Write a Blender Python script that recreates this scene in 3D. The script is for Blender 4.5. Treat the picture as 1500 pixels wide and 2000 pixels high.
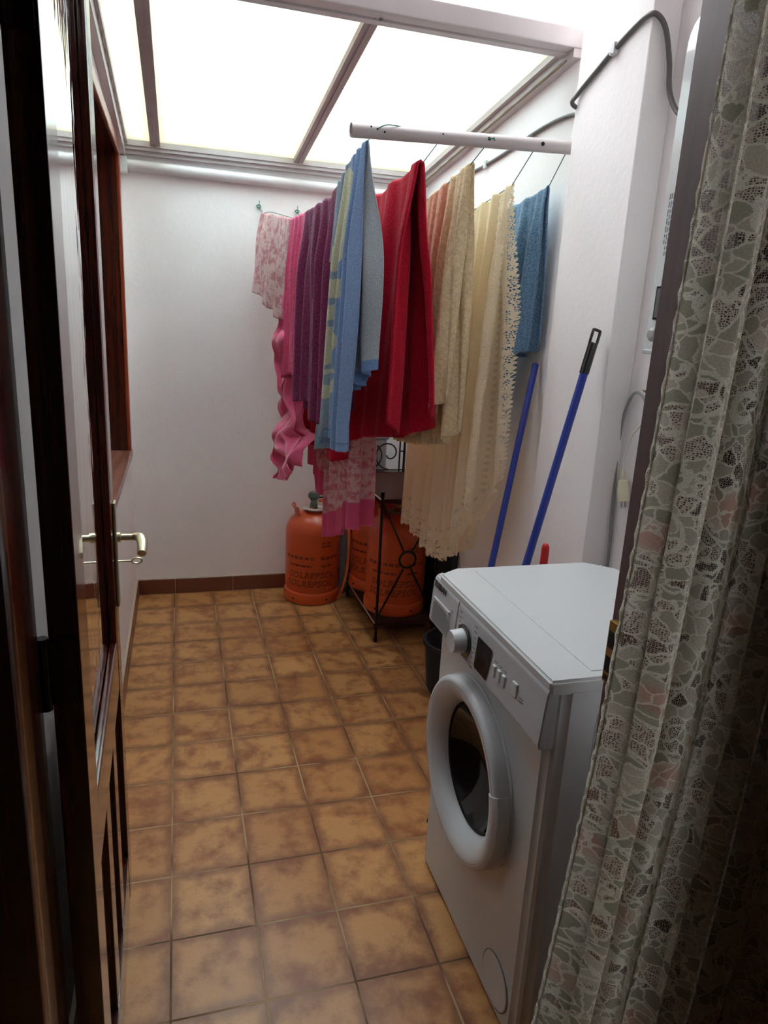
import bpy, bmesh, math, random
from mathutils import Vector, Matrix, noise
random.seed(7)
PI = math.pi
for o in list(bpy.data.objects): bpy.data.objects.remove(o)
scn = bpy.context.scene
COL = scn.collection

# ---------------------------------------------------------------- camera
cam_d = bpy.data.cameras.new('camera'); cam = bpy.data.objects.new('camera', cam_d); COL.objects.link(cam)
R_ = Vector((0.96034, -0.27406, 0.05128)); U_ = Vector((0.02263, 0.25995, 0.96536)); F_ = Vector((0.27790, 0.92591, -0.25585))
m = Matrix((( R_.x, U_.x, -F_.x, 0.04638), (R_.y, U_.y, -F_.y, -3.44917), (R_.z, U_.z, -F_.z, 1.42874), (0,0,0,1)))
cam.matrix_world = m
cam_d.sensor_width = 36; cam_d.sensor_fit = 'AUTO'; cam_d.lens = 1366.12/2000*36
cam_d.clip_start = 0.02; cam_d.clip_end = 100
scn.camera = cam
scn.view_settings.view_transform = 'Standard'; scn.view_settings.look = 'None'
scn.view_settings.gamma = 1; scn.view_settings.use_curve_mapping = False
scn.view_settings.exposure = 0.0
scn.cycles.max_bounces = 20; scn.cycles.diffuse_bounces = 14; scn.cycles.transparent_max_bounces = 24; scn.cycles.transmission_bounces = 12

# ---------------------------------------------------------------- sky: overcast, brighter overhead than low down
SKY = 20.5
w = bpy.data.worlds.new('sky'); scn.world = w; w.use_nodes = True
nt = w.node_tree; nt.nodes.clear()
wo = nt.nodes.new('ShaderNodeOutputWorld'); bg = nt.nodes.new('ShaderNodeBackground')
tc = nt.nodes.new('ShaderNodeTexCoord'); sx = nt.nodes.new('ShaderNodeSeparateXYZ')
nt.links.new(tc.outputs['Generated'], sx.inputs[0])
mr = nt.nodes.new('ShaderNodeMapRange'); mr.inputs['From Min'].default_value = 0.0; mr.inputs['From Max'].default_value = 1.0
mr.inputs['To Min'].default_value = 0.13; mr.inputs['To Max'].default_value = 1.0
pw_ = nt.nodes.new('ShaderNodeMath'); pw_.operation = 'POWER'; pw_.inputs[1].default_value = 1.6; pw_.use_clamp = True
nt.links.new(sx.outputs['Z'], pw_.inputs[0]); nt.links.new(pw_.outputs[0], mr.inputs['Value'])
mu = nt.nodes.new('ShaderNodeMath'); mu.operation = 'MULTIPLY'; mu.inputs[1].default_value = SKY
nt.links.new(mr.outputs[0], mu.inputs[0]); nt.links.new(mu.outputs[0], bg.inputs['Strength'])
bg.inputs['Color'].default_value = (0.92, 0.965, 1.0, 1)
nt.links.new(bg.outputs[0], wo.inputs[0])

# ---------------------------------------------------------------- helpers
def lin(c):
    c = c/255
    return c/12.92 if c <= .04045 else ((c+.055)/1.055)**2.4
def rgb(r, g, b): return (lin(r), lin(g), lin(b), 1)
def mixc(a, b, t): return tuple(a[i]*(1-t)+b[i]*t for i in range(4))
def sstep(a, b, x):
    if b == a: return float(x > a)
    t = min(1, max(0, (x-a)/(b-a))); return t*t*(3-2*t)
def lerp(a, b, t): return a+(b-a)*t
def interp(tab, x):
    if x <= tab[0][0]: return tab[0][1]
    for (x0, v0), (x1, v1) in zip(tab, tab[1:]):
        if x <= x1: return v0+(v1-v0)*(x-x0)/(x1-x0)
    return tab[-1][1]

class NT:
    def __init__(s, name):
        s.m = bpy.data.materials.new(name); s.m.use_nodes = True; s.t = s.m.node_tree; s.t.nodes.clear()
        s.out = s.t.nodes.new('ShaderNodeOutputMaterial')
    def n(s, typ, ins=None, **kw):
        nd = s.t.nodes.new('ShaderNode'+typ)
        for k, v in kw.items(): setattr(nd, k, v)
        for k, v in (ins or {}).items():
            if isinstance(v, bpy.types.NodeSocket): s.t.links.new(v, nd.inputs[k])
            else: nd.inputs[k].default_value = v
        return nd
    def math(s, op, a, b=None, c=None):
        nd = s.t.nodes.new('ShaderNodeMath'); nd.operation = op
        for i, v in enumerate((a, b, c)):
            if v is None: continue
            if isinstance(v, bpy.types.NodeSocket): s.t.links.new(v, nd.inputs[i])
            else: nd.inputs[i].default_value = v
        return nd.outputs[0]
    def mix(s, f, a, b):
        nd = s.t.nodes.new('ShaderNodeMix'); nd.data_type = 'RGBA'
        for k, v in ((0, f), (6, a), (7, b)):
            if isinstance(v, bpy.types.NodeSocket): s.t.links.new(v, nd.inputs[k])
            else: nd.inputs[k].default_value = v
        return nd.outputs[2]
    def ramp(s, f, a, b):
        nd = s.n('MapRange', {'Value': f, 'From Min': a, 'From Max': b}, interpolation_type='SMOOTHSTEP'); return nd.outputs[0]
    def done(s, sh): s.t.links.new(sh, s.out.inputs['Surface']); return s.m
    def objco(s): return s.n('TexCoord').outputs['Object']
    def noise(s, co, scale, detail=4, rough=.5):
        return s.n('TexNoise', {'Vector': co, 'Scale': scale, 'Detail': detail, 'Roughness': rough}).outputs[0]
    def bump(s, h, strength=.3, dist=.01):
        return s.n('Bump', {'Height': h, 'Strength': strength, 'Distance': dist}).outputs[0]

def plain(name, c, rough=.5, metal=0, spec=.5, coat=0, var=0.06, vscale=12, bump=0, bscale=200, trans=0):
    k = NT(name); co = k.n('NewGeometry').outputs['Position']
    nz = k.noise(co, vscale, 3)
    colr = k.mix(nz, tuple(min(1, x*(1-var)) for x in c[:3])+(1,), tuple(min(1, x*(1+var)) for x in c[:3])+(1,))
    ins = {'Base Color': colr, 'Roughness': rough, 'Metallic': metal, 'Specular IOR Level': spec, 'Coat Weight': coat}
    if bump: ins['Normal'] = k.bump(k.noise(co, bscale, 2), bump, .002)
    p = k.n('BsdfPrincipled', ins)
    return k.done(p.outputs[0])

def wood(name, c1, c2, rough=.22, coat=.6, axis='Z', croughness=.06, scale=1.0):
    k = NT(name); co = k.n('NewGeometry').outputs['Position']
    sc = {'Z': (28, 28, 1.6), 'X': (1.6, 28, 28), 'Y': (28, 1.6, 28)}[axis]
    mp = k.n('Mapping', {'Vector': co, 'Scale': tuple(v*scale for v in sc)}).outputs[0]
    nz = k.noise(mp, 1.6, 6, .6)
    nz2 = k.noise(mp, 6, 3, .6)
    f = k.math('ADD', k.math('MULTIPLY', nz, .75), k.math('MULTIPLY', nz2, .25))
    colr = k.mix(k.ramp(f, .35, .68), c1, c2)
    p = k.n('BsdfPrincipled', {'Base Color': colr, 'Roughness': rough, 'Coat Weight': coat, 'Coat Roughness': croughness,
        'Normal': k.bump(f, .12, .001)})
    return k.done(p.outputs[0])

def paint(name, c, bump=.25, stain=None):
    k = NT(name); co = k.n('NewGeometry').outputs['Position']
    a = k.noise(co, 2.2, 4); b = k.noise(co, 55, 4, .6)
    colr = k.mix(k.ramp(a, .3, .75), c, tuple(x*.94 for x in c[:3])+(1,))
    p = k.n('BsdfPrincipled', {'Base Color': colr, 'Roughness': .75, 'Specular IOR Level': .25, 'Normal': k.bump(b, bump, .004)})
    return k.done(p.outputs[0])

W = {}   # world location of every object made
def link(name, bm, mat, parent=None, smooth=True, mods=None, angle=None):
    bm.verts.ensure_lookup_table()
    xs = [v.co for v in bm.verts]
    lo = Vector((min(c.x for c in xs), min(c.y for c in xs), min(c.z for c in xs)))
    hi = Vector((max(c.x for c in xs), max(c.y for c in xs), max(c.z for c in xs)))
    org = Vector(((lo.x+hi.x)/2, (lo.y+hi.y)/2, lo.z))
    for v in bm.verts: v.co -= org
    me = bpy.data.meshes.new(name); bm.to_mesh(me); bm.free()
    if smooth:
        me.shade_smooth()
        if angle is None: angle = 38
    mats = mat if isinstance(mat, (list, tuple)) else [mat]
    for q in mats: me.materials.append(q)
    o = bpy.data.objects.new(name, me); COL.objects.link(o)
    if smooth and angle < 180:
        try: me.set_sharp_from_angle(angle=math.radians(angle))
        except Exception: pass
    if smooth and angle < 180 and len(me.polygons) < 6000:
        wnm = o.modifiers.new('normals', 'WEIGHTED_NORMAL'); wnm.keep_sharp = True; wnm.weight = 80
    W[o.name] = org
    if parent: o.parent = parent; o.location = org-W[parent.name]
    else: o.location = org
    return o
def absorb(o, e):
    """print, stamped marks and drilled holes belong to the surface they are on: one mesh"""
    off = W[e.name]-W[o.name]; n0 = len(o.data.materials)
    for q in e.data.materials: o.data.materials.append(q)
    bm = bmesh.new(); bm.from_mesh(o.data); k = len(bm.faces); kv = len(bm.verts)
    bm.from_mesh(e.data); bm.verts.ensure_lookup_table(); bm.faces.ensure_lookup_table()
    for v in bm.verts[kv:]: v.co += off
    for f in bm.faces[k:]: f.material_index = n0
    bm.to_mesh(o.data); bm.free(); bpy.data.objects.remove(e)
    return o
def thing(name, label, cat, loc=(0,0,0), group=None):
    o = bpy.data.objects.new(name, None); COL.objects.link(o); o.location = loc; o.empty_display_size = .05
    W[o.name] = Vector(loc); o['label'] = label; o['category'] = cat
    if group: o['group'] = group
    return o
def tag(o, label, cat, group=None, kind=None):
    o['label'] = label; o['category'] = cat
    if group: o['group'] = group
    if kind: o['kind'] = kind
    return o
def struct(o, label=None, cat=None):
    o['kind'] = 'structure'
    if label: o['label'] = label
    if cat: o['category'] = cat
    return o
def shape(*fs):
    bm = bmesh.new()
    for f in fs: f(bm)
    return bm
def box(bm, x0, x1, y0, y1, z0, z1, bev=0, seg=2, M=None):
    g = bmesh.ops.create_cube(bm, size=1)
    vs = g['verts']
    for v in vs: v.co = Vector((lerp(x0, x1, v.co.x+.5), lerp(y0, y1, v.co.y+.5), lerp(z0, z1, v.co.z+.5)))
    if bev:
        es = list({e for v in vs for e in v.link_edges})
        rb = bmesh.ops.bevel(bm, geom=es, offset=bev, segments=seg, affect='EDGES', profile=.5)
        vs = list({v for f in rb['faces'] for v in f.verts} | {v for v in vs if v.is_valid})
        # include every vertex connected
        st = list(vs); seen = set(vs)
        while st:
            v = st.pop()
            for e in v.link_edges:
                u2 = e.other_vert(v)
                if u2 not in seen: seen.add(u2); st.append(u2)
        vs = list(seen)
    if M:
        for v in vs: v.co = M @ v.co
    return vs
def B(*a, **k): return lambda bm: box(bm, *a, **k)
def prism(bm, pts, axis, a0, a1):
    """outline pts (2-D) extruded along axis 'x','y' or 'z' from a0 to a1"""
    def P(p, a): return {'x': (a, p[0], p[1]), 'y': (p[0], a, p[1]), 'z': (p[0], p[1], a)}[axis]
    A = [bm.verts.new(P(p, a0)) for p in pts]; Bv = [bm.verts.new(P(p, a1)) for p in pts]
    n = len(pts)
    for i in range(n): bm.faces.new((A[i], A[(i+1) % n], Bv[(i+1) % n], Bv[i]))
    bm.faces.new(A[::-1]); bm.faces.new(Bv)
    bmesh.ops.recalc_face_normals(bm, faces=bm.faces)
    return A+Bv
def tube(bm, pts, r, seg=10, closed=False, cap=True, rz=None):
    pts = [Vector(p) for p in pts]; n = len(pts); rings = []
    up = None
    for i, p in enumerate(pts):
        if closed: t = pts[(i+1) % n]-pts[i-1]
        else: t = pts[min(i+1, n-1)]-pts[max(i-1, 0)]
        t.normalize()
        if up is None:
            a = Vector((0, 0, 1)) if abs(t.z) < .9 else Vector((1, 0, 0))
            up = (a-t*a.dot(t)).normalized()
        else: up = (up-t*up.dot(t)).normalized()
        s = t.cross(up)
        rr = r(i/(n-1)) if callable(r) else r
        rings.append([bm.verts.new(p+(up*math.cos(2*PI*k/seg)+s*math.sin(2*PI*k/seg))*rr) for k in range(seg)])
    for i in range(n if closed else n-1):
        a, b = rings[i], rings[(i+1) % n]
        for k in range(seg): bm.faces.new((a[k], a[(k+1) % seg], b[(k+1) % seg], b[k]))
    if cap and not closed: bm.faces.new(rings[0][::-1]); bm.faces.new(rings[-1])
    return [v for q in rings for v in q]
def T(*a, **k): return lambda bm: tube(bm, *a, **k)
def smoothpath(pts, n=8):
    pts = [Vector(p) for p in pts]; out = []
    P = [pts[0]*2-pts[1]]+pts+[pts[-1]*2-pts[-2]]
    for i in range(1, len(P)-2):
        for k in range(n):
            t = k/n
            out.append(.5*((2*P[i])+(-P[i-1]+P[i+1])*t+(2*P[i-1]-5*P[i]+4*P[i+1]-P[i+2])*t*t+(-P[i-1]+3*P[i]-3*P[i+1]+P[i+2])*t**3))
    out.append(pts[-1]); return out
def lathe(bm, prof, c=(0,0,0), axis='z', seg=48, a0=0, a1=2*PI):
    """prof: (radius, height) pairs round axis; x-axis lathes point towards -x"""
    full = abs(a1-a0-2*PI) < 1e-6; c = Vector(c); n = seg if full else seg+1
    rings = []
    for (r, h) in prof:
        ring = []
        for k in range(n):
            a = a0+(a1-a0)*k/seg; u, v = r*math.cos(a), r*math.sin(a)
            p = {'z': (u, v, h), 'x': (-h, u, v), 'y': (u, h, v)}[axis]
            ring.append(bm.verts.new(c+Vector(p)))
        rings.append(ring)
    for a, b in zip(rings, rings[1:]):
        for k in range(n if full else n-1):
            k2 = (k+1) % n
            try: bm.faces.new((a[k], a[k2], b[k2], b[k]))
            except ValueError: pass
    bmesh.ops.remove_doubles(bm, verts=[v for q in rings for v in q], dist=1e-5)
    bmesh.ops.recalc_face_normals(bm, faces=bm.faces)
def Lt(*a, **k): return lambda bm: lathe(bm, *a, **k)
def text_bm(body, size, outline=0, extrude=0, bold=0, shear=0, space=1.0):
    """lettering as a mesh lying in the xy plane; outline > 0 draws only the letter outlines"""
    cu = bpy.data.curves.new('lettering', 'FONT'); cu.body = body; cu.size = size; cu.shear = shear; cu.space_character = space
    cu.align_x = 'CENTER'; cu.resolution_u = 4; cu.offset = bold
    if outline: cu.fill_mode = 'NONE'; cu.bevel_depth = outline; cu.bevel_resolution = 0
    else: cu.extrude = extrude
    o = bpy.data.objects.new('lettering', cu); COL.objects.link(o)
    dg = bpy.context.evaluated_depsgraph_get(); me = bpy.data.meshes.new_from_object(o.evaluated_get(dg))
    bm = bmesh.new(); bm.from_mesh(me); bpy.data.objects.remove(o); bpy.data.curves.remove(cu); bpy.data.meshes.remove(me)
    return bm
def merge(bm, src, M=None, fn=None):
    mp = {}
    for v in src.verts:
        c = v.co.copy()
        if fn: c = fn(c)
        if M: c = M @ c
        mp[v] = bm.verts.new(c)
    for f in src.faces:
        try: bm.faces.new([mp[v] for v in f.verts])
        except ValueError: pass
    src.free()
def copy_tree(o, parent=None):
    c = o.copy(); COL.objects.link(c)
    if parent: c.parent = parent
    for ch in list(o.children): copy_tree(ch, c)
    return c

# ---------------------------------------------------------------- materials
M_wall = paint('wall_paint', rgb(244, 240, 240))
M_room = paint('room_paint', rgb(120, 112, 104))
M_wood = wood('mahogany_varnish', rgb(44, 15, 9), rgb(84, 34, 20))
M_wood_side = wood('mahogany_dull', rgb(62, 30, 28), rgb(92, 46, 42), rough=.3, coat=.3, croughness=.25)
M_wood_red = wood('red_window_wood', rgb(78, 24, 14), rgb(126, 48, 26), rough=.3, coat=.4, croughness=.15)
M_alu = plain('dull_white_aluminium', rgb(190, 182, 182), .45, 0, .4, var=.12, vscale=8)
M_alu_pink = plain('weathered_aluminium', rgb(160, 142, 142), .5, 0, .4, var=.14, vscale=9)
M_pvc = plain('grey_pvc', rgb(205, 200, 202), .35, 0, .4, var=.05)
M_white_metal = plain('white_enamel', rgb(200, 203, 204), .3, 0, .5, coat=.2, var=.015)
M_white_matte = plain('white_plastic', rgb(206, 208, 210), .42, var=.015)
M_panelwhite = plain('panel_plastic', rgb(190, 190, 193), .38, var=.02)
M_black = plain('black_plastic', rgb(22, 20, 22), .25, coat=.3, var=.2)
M_print = plain('grey_print', rgb(120, 120, 124), .6)
M_iron = plain('black_iron', rgb(20, 18, 18), .35, .2, .5, var=.2)
M_orange = plain('orange_enamel', rgb(205, 82, 38), .34, 0, .5, coat=.15, var=.10, vscale=14, bump=.12, bscale=90)
M_orange_hose = plain('orange_rubber', rgb(215, 105, 45), .5)
M_ink = plain('dark_stamped_ink', rgb(82, 28, 20), .6)
M_steel = plain('satin_steel', rgb(150, 150, 150), .35, .9)
M_brass = plain('worn_brass', rgb(150, 115, 60), .4, .85, var=.2, vscale=40)
M_champagne = plain('champagne_metal', rgb(205, 200, 170), .3, .75)
M_regul = plain('regulator_grey', rgb(88, 100, 92), .5)
M_cable = plain('grey_cable', rgb(92, 90, 88), .5)
M_cord_grey = plain('grey_flex', rgb(140, 142, 142), .5)
M_cord_white = plain('white_flex', rgb(215, 214, 205), .5)
M_line = plain('green_cord', rgb(30, 118, 92), .6)
M_blue = plain('blue_painted_tube', rgb(26, 50, 140), .35, 0, .5, coat=.2)
M_red = plain('red_plastic', rgb(196, 36, 40), .4)
M_shelf = plain('brown_metal_shelf', rgb(62, 36, 29), .75, 0, .08, var=.12)
M_bin = plain('grey_white_plastic', rgb(150, 149, 152), .5)
M_dark = plain('dark_fabric', rgb(26, 25, 30), .85)
M_hole = plain('dark_hole', rgb(12, 10, 10), .9)
M_skirt = plain('brown_glazed_tile', rgb(112, 62, 46), .35, 0, .5, coat=.15, var=.12, vscale=6)
M_grout = plain('pale_grout', rgb(178, 160, 140), .9)

def floor_mat():
    k = NT('brown_square_tiles'); co = k.n('NewGeometry').outputs['Position']
    s = k.n('SeparateXYZ', {0: co})
    tx = k.math('DIVIDE', s.outputs[0], .2); ty = k.math('DIVIDE', s.outputs[1], .20425)
    fx = k.math('FRACT', tx); fy = k.math('FRACT', ty)
    dx = k.math('MINIMUM', fx, k.math('SUBTRACT', 1., fx)); dy = k.math('MINIMUM', fy, k.math('SUBTRACT', 1., fy))
    wob = k.math('MULTIPLY', k.math('SUBTRACT', k.noise(co, 22, 4, .65), .5), .22)
    e = k.math('MINIMUM', dx, dy)
    ev = k.math('ADD', e, wob)
    idv = k.n('CombineXYZ', {0: k.math('FLOOR', tx), 1: k.math('FLOOR', ty)}).outputs[0]
    wn = k.n('TexWhiteNoise', {'Vector': idv}, noise_dimensions='3D').outputs[0]
    off = k.n('VectorMath', {0: co, 1: k.n('VectorMath', {0: idv, 1: (3.7, 5.1, 1.3)}, operation='MULTIPLY').outputs[0]}, operation='ADD').outputs[0]
    blotch = k.noise(off, 11, 5, .6)
    fine = k.noise(co, 160, 3, .7)
    lightc = k.mix(wn, rgb(196, 142, 86), rgb(180, 124, 72))
    base = k.mix(k.ramp(blotch, .42, .68), lightc, rgb(142, 84, 46))
    base = k.mix(k.math('MULTIPLY', k.ramp(fine, .5, .72), .3), base, rgb(112, 68, 40))
    edge = k.mix(k.math('MULTIPLY', k.math('SUBTRACT', 1., k.ramp(ev, .0, .17)), .7), base, rgb(116, 62, 36))
    gr = k.math('SUBTRACT', 1., k.ramp(e, .008, .014))
    groutc = k.mix(k.ramp(k.noise(co, 3.5, 3), .4, .6), rgb(96, 70, 46), rgb(176, 148, 110))
    colr = k.mix(gr, edge, groutc)
    h = k.math('SUBTRACT', k.math('MULTIPLY', fine, .06), gr)
    rough = k.math('ADD', .30, k.math('ADD', k.math('MULTIPLY', gr, .5), k.math('MULTIPLY', fine, .16)))
    p = k.n('BsdfPrincipled', {'Base Color': colr, 'Roughness': rough, 'Specular IOR Level': .5, 'Normal': k.bump(h, .35, .0015)})
    return k.done(p.outputs[0])
M_floor = floor_mat()

def poly_mat():
    k = NT('milky_ribbed_polycarbonate'); co = k.n('NewGeometry').outputs['Position']
    s = k.n('SeparateXYZ', {0: co})
    rib = k.math('SINE', k.math('MULTIPLY', s.outputs[0], 2*PI/.0062))
    dirt = k.ramp(k.noise(co, 5.5, 5, .6), .60, .80)
    x = s.outputs[0]; y = s.outputs[1]
    # grime along the framed edges of each sheet (wall edges and the rafters)
    dl = k.math('MINIMUM', k.math('ABSOLUTE', k.math('ADD', x, .188)), k.math('ABSOLUTE', k.math('SUBTRACT', x, 1.27)))
    dl = k.math('MINIMUM', dl, k.math('ABSOLUTE', k.math('ADD', x, .03)))
    dl = k.math('MINIMUM', dl, k.math('ABSOLUTE', k.math('SUBTRACT', x, .615)))
    dl = k.math('MINIMUM', dl, k.math('ABSOLUTE', k.math('SUBTRACT', y, .208)))
    grime = k.math('SUBTRACT', 1., k.ramp(k.math('ADD', dl, k.math('MULTIPLY', k.math('SUBTRACT', k.noise(co, 16, 4), .5), .06)), .02, .10))
    c = k.mix(k.math('MULTIPLY', dirt, .6), rgb(232, 240, 239), rgb(160, 168, 168))
    c = k.mix(k.math('MULTIPLY', grime, .6), c, rgb(190, 180, 146))
    c = k.mix(k.math('MULTIPLY', k.math('ADD', rib, 1.), .06), c, rgb(110, 120, 125))
    tr = k.n('BsdfTranslucent', {'Color': c}); df = k.n('BsdfDiffuse', {'Color': c})
    gl = k.n('BsdfGlossy', {'Color': (1, 1, 1, 1), 'Roughness': .25})
    rf = k.n('BsdfRefraction', {'Color': c, 'Roughness': .36, 'IOR': 1.03})
    m0 = k.n('MixShader', {0: .88, 1: tr.outputs[0], 2: rf.outputs[0]})
    m1 = k.n('MixShader', {0: .22, 1: m0.outputs[0], 2: df.outputs[0]})
    m2 = k.n('MixShader', {0: .03, 1: m1.outputs[0], 2: gl.outputs[0]})
    return k.done(m2.outputs[0])
M_poly = poly_mat()

def glass_mat(name, wob=.0, tint=(.93, .96, .95, 1), rough=.0):
    k = NT(name); co = k.n('NewGeometry').outputs['Position']
    mp = k.n('Mapping', {'Vector': co, 'Scale': (20, 20, 5)}).outputs[0]
    nm = k.bump(k.noise(mp, 1.2, 2), wob, .004)
    p = k.n('BsdfPrincipled', {'Base Color': tint, 'Roughness': rough, 'Transmission Weight': 1.0, 'IOR': 1.45, 'Normal': nm})
    return k.done(p.outputs[0])
M_glass = glass_mat('wavy_door_glass', .16)
M_wglass = glass_mat('window_glass', .05)
def dark_glass():
    k = NT('dark_porthole_glass')
    p = k.n('BsdfPrincipled', {'Base Color': rgb(22, 22, 24), 'Roughness': .07, 'Specular IOR Level': .45})
    return k.done(p.outputs[0])
M_port = dark_glass()

def cloth_mat(name, c, terry=.5, scale=260, attr=False, sheer=.12, dark=.72, weave=0, sheen=.25, fl=None):
    """fabric; colour either flat or from the mesh's own dye pattern 'Col'"""
    k = NT(name); co = k.n('UVMap').outputs[0]
    gm = k.n('NewGeometry').outputs['Position']
    nz = k.noise(gm, scale, 3, .7); big = k.noise(gm, 14, 3)
    base = k.n('Attribute', attribute_name='Col').outputs['Color'] if attr else None
    if base is None: base = k.mix(0.0, c, c)
    if fl:
        a = k.noise(co, 26, 5, .68)
        mp = k.n('Mapping', {'Vector': co, 'Location': (3.1, 1.7, 0)}).outputs[0]
        b = k.noise(mp, 60, 4, .6)
        f = k.ramp(k.math('ADD', k.math('MULTIPLY', a, .7), k.math('MULTIPLY', b, .3)), .46, .56)
        base = k.mix(f, base, fl)
    dk = k.mix(1.0, base, base)
    mulc = k.n('Mix', {0: 1.0, 6: dk, 7: (dark, dark, dark, 1)}, data_type='RGBA', blend_type='MULTIPLY').outputs[2]
    colr = k.mix(k.ramp(nz, .36, .62), mulc, base)
    h = nz
    if weave:
        wv = k.n('TexWave', {'Vector': co, 'Scale': weave, 'Distortion': 1.5, 'Detail': 2.0}).outputs[1]
        h = k.math('ADD', nz, wv)
    nm = k.bump(h, terry, .004)
    p = k.n('BsdfPrincipled', {'Base Color': colr, 'Roughness': .9, 'Specular IOR Level': .15, 'Sheen Weight': sheen, 'Normal': nm})
    t = k.n('BsdfTranslucent', {'Color': colr, 'Normal': nm})
    mx = k.n('MixShader', {0: sheer, 1: p.outputs[0], 2: t.outputs[0]})
    return k.done(mx.outputs[0])
def lace_cloth(name, c, band=.10, sc=.017, sheer=.35):
    """plain cloth with an openwork lace border: UV2 'edge' = (distance to hem, run along hem)"""
    k = NT(name); e = k.n('Attribute', attribute_name='edge').outputs['Vector']
    s = k.n('SeparateXYZ', {0: e}); d = s.outputs[0]; run = s.outputs[1]
    gm = k.n('NewGeometry').outputs['Position']
    nz = k.noise(gm, 420, 2)
    sco = k.n('CombineXYZ', {0: d, 1: run}).outputs[0]
    vor = k.n('TexVoronoi', {'Vector': sco, 'Scale': 150.0}, feature='DISTANCE_TO_EDGE').outputs['Distance']
    vor2 = k.n('TexVoronoi', {'Vector': sco, 'Scale': 42.0}, feature='F1').outputs['Distance']
    hole = k.math('MULTIPLY', k.math('GREATER_THAN', vor, .16), k.math('GREATER_THAN', k.noise(sco, 46, 2), .47))
    inb = k.math('LESS_THAN', d, band)
    notrim = k.math('MULTIPLY', inb, hole)
    scal = k.math('MULTIPLY', k.math('ABSOLUTE', k.math('SINE', k.math('MULTIPLY', run, PI/sc))), .008)
    cut = k.math('LESS_THAN', d, k.math('SUBTRACT', .009, scal))
    # a ladder of oval eyelets inside the border
    rb = k.math('FRACT', k.math('DIVIDE', run, .026)); 
    ox = k.math('DIVIDE', k.math('SUBTRACT', rb, .5), .36); oy = k.math('DIVIDE', k.math('SUBTRACT', d, band+.035), .011)
    oval = k.math('LESS_THAN', k.math('ADD', k.math('MULTIPLY', ox, ox), k.math('MULTIPLY', oy, oy)), 1.)
    ovin = k.math('LESS_THAN', k.math('ADD', k.math('MULTIPLY', ox, ox), k.math('MULTIPLY', oy, oy)), .5)
    al = k.math('MAXIMUM', notrim, cut)
    line = k.math('LESS_THAN', k.math('ABSOLUTE', k.math('SUBTRACT', d, band)), .0016)
    inner = k.mix(k.math('MULTIPLY', ovin, .6), c, tuple(x*.62 for x in c[:3])+(1,))
    colr = k.mix(k.ramp(nz, .3, .6), tuple(x*.86 for x in c[:3])+(1,), inner)
    h = k.math('ADD', nz, k.math('ADD', k.math('MULTIPLY', inb, k.math('SUBTRACT', .8, vor2)), k.math('ADD', k.math('MULTIPLY', oval, 1.2), k.math('MULTIPLY', line, 2.))))
    nm = k.bump(h, .5, .003)
    p = k.n('BsdfPrincipled', {'Base Color': colr, 'Roughness': .9, 'Specular IOR Level': .15, 'Sheen Weight': .2, 'Normal': nm})
    t = k.n('BsdfTranslucent', {'Color': colr, 'Normal': nm})
    mx = k.n('MixShader', {0: sheer, 1: p.outputs[0], 2: t.outputs[0]})
    tp = k.n('BsdfTransparent')
    fin = k.n('MixShader', {0: al, 1: mx.outputs[0], 2: tp.outputs[0]})
    return k.done(fin.outputs[0])
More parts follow.
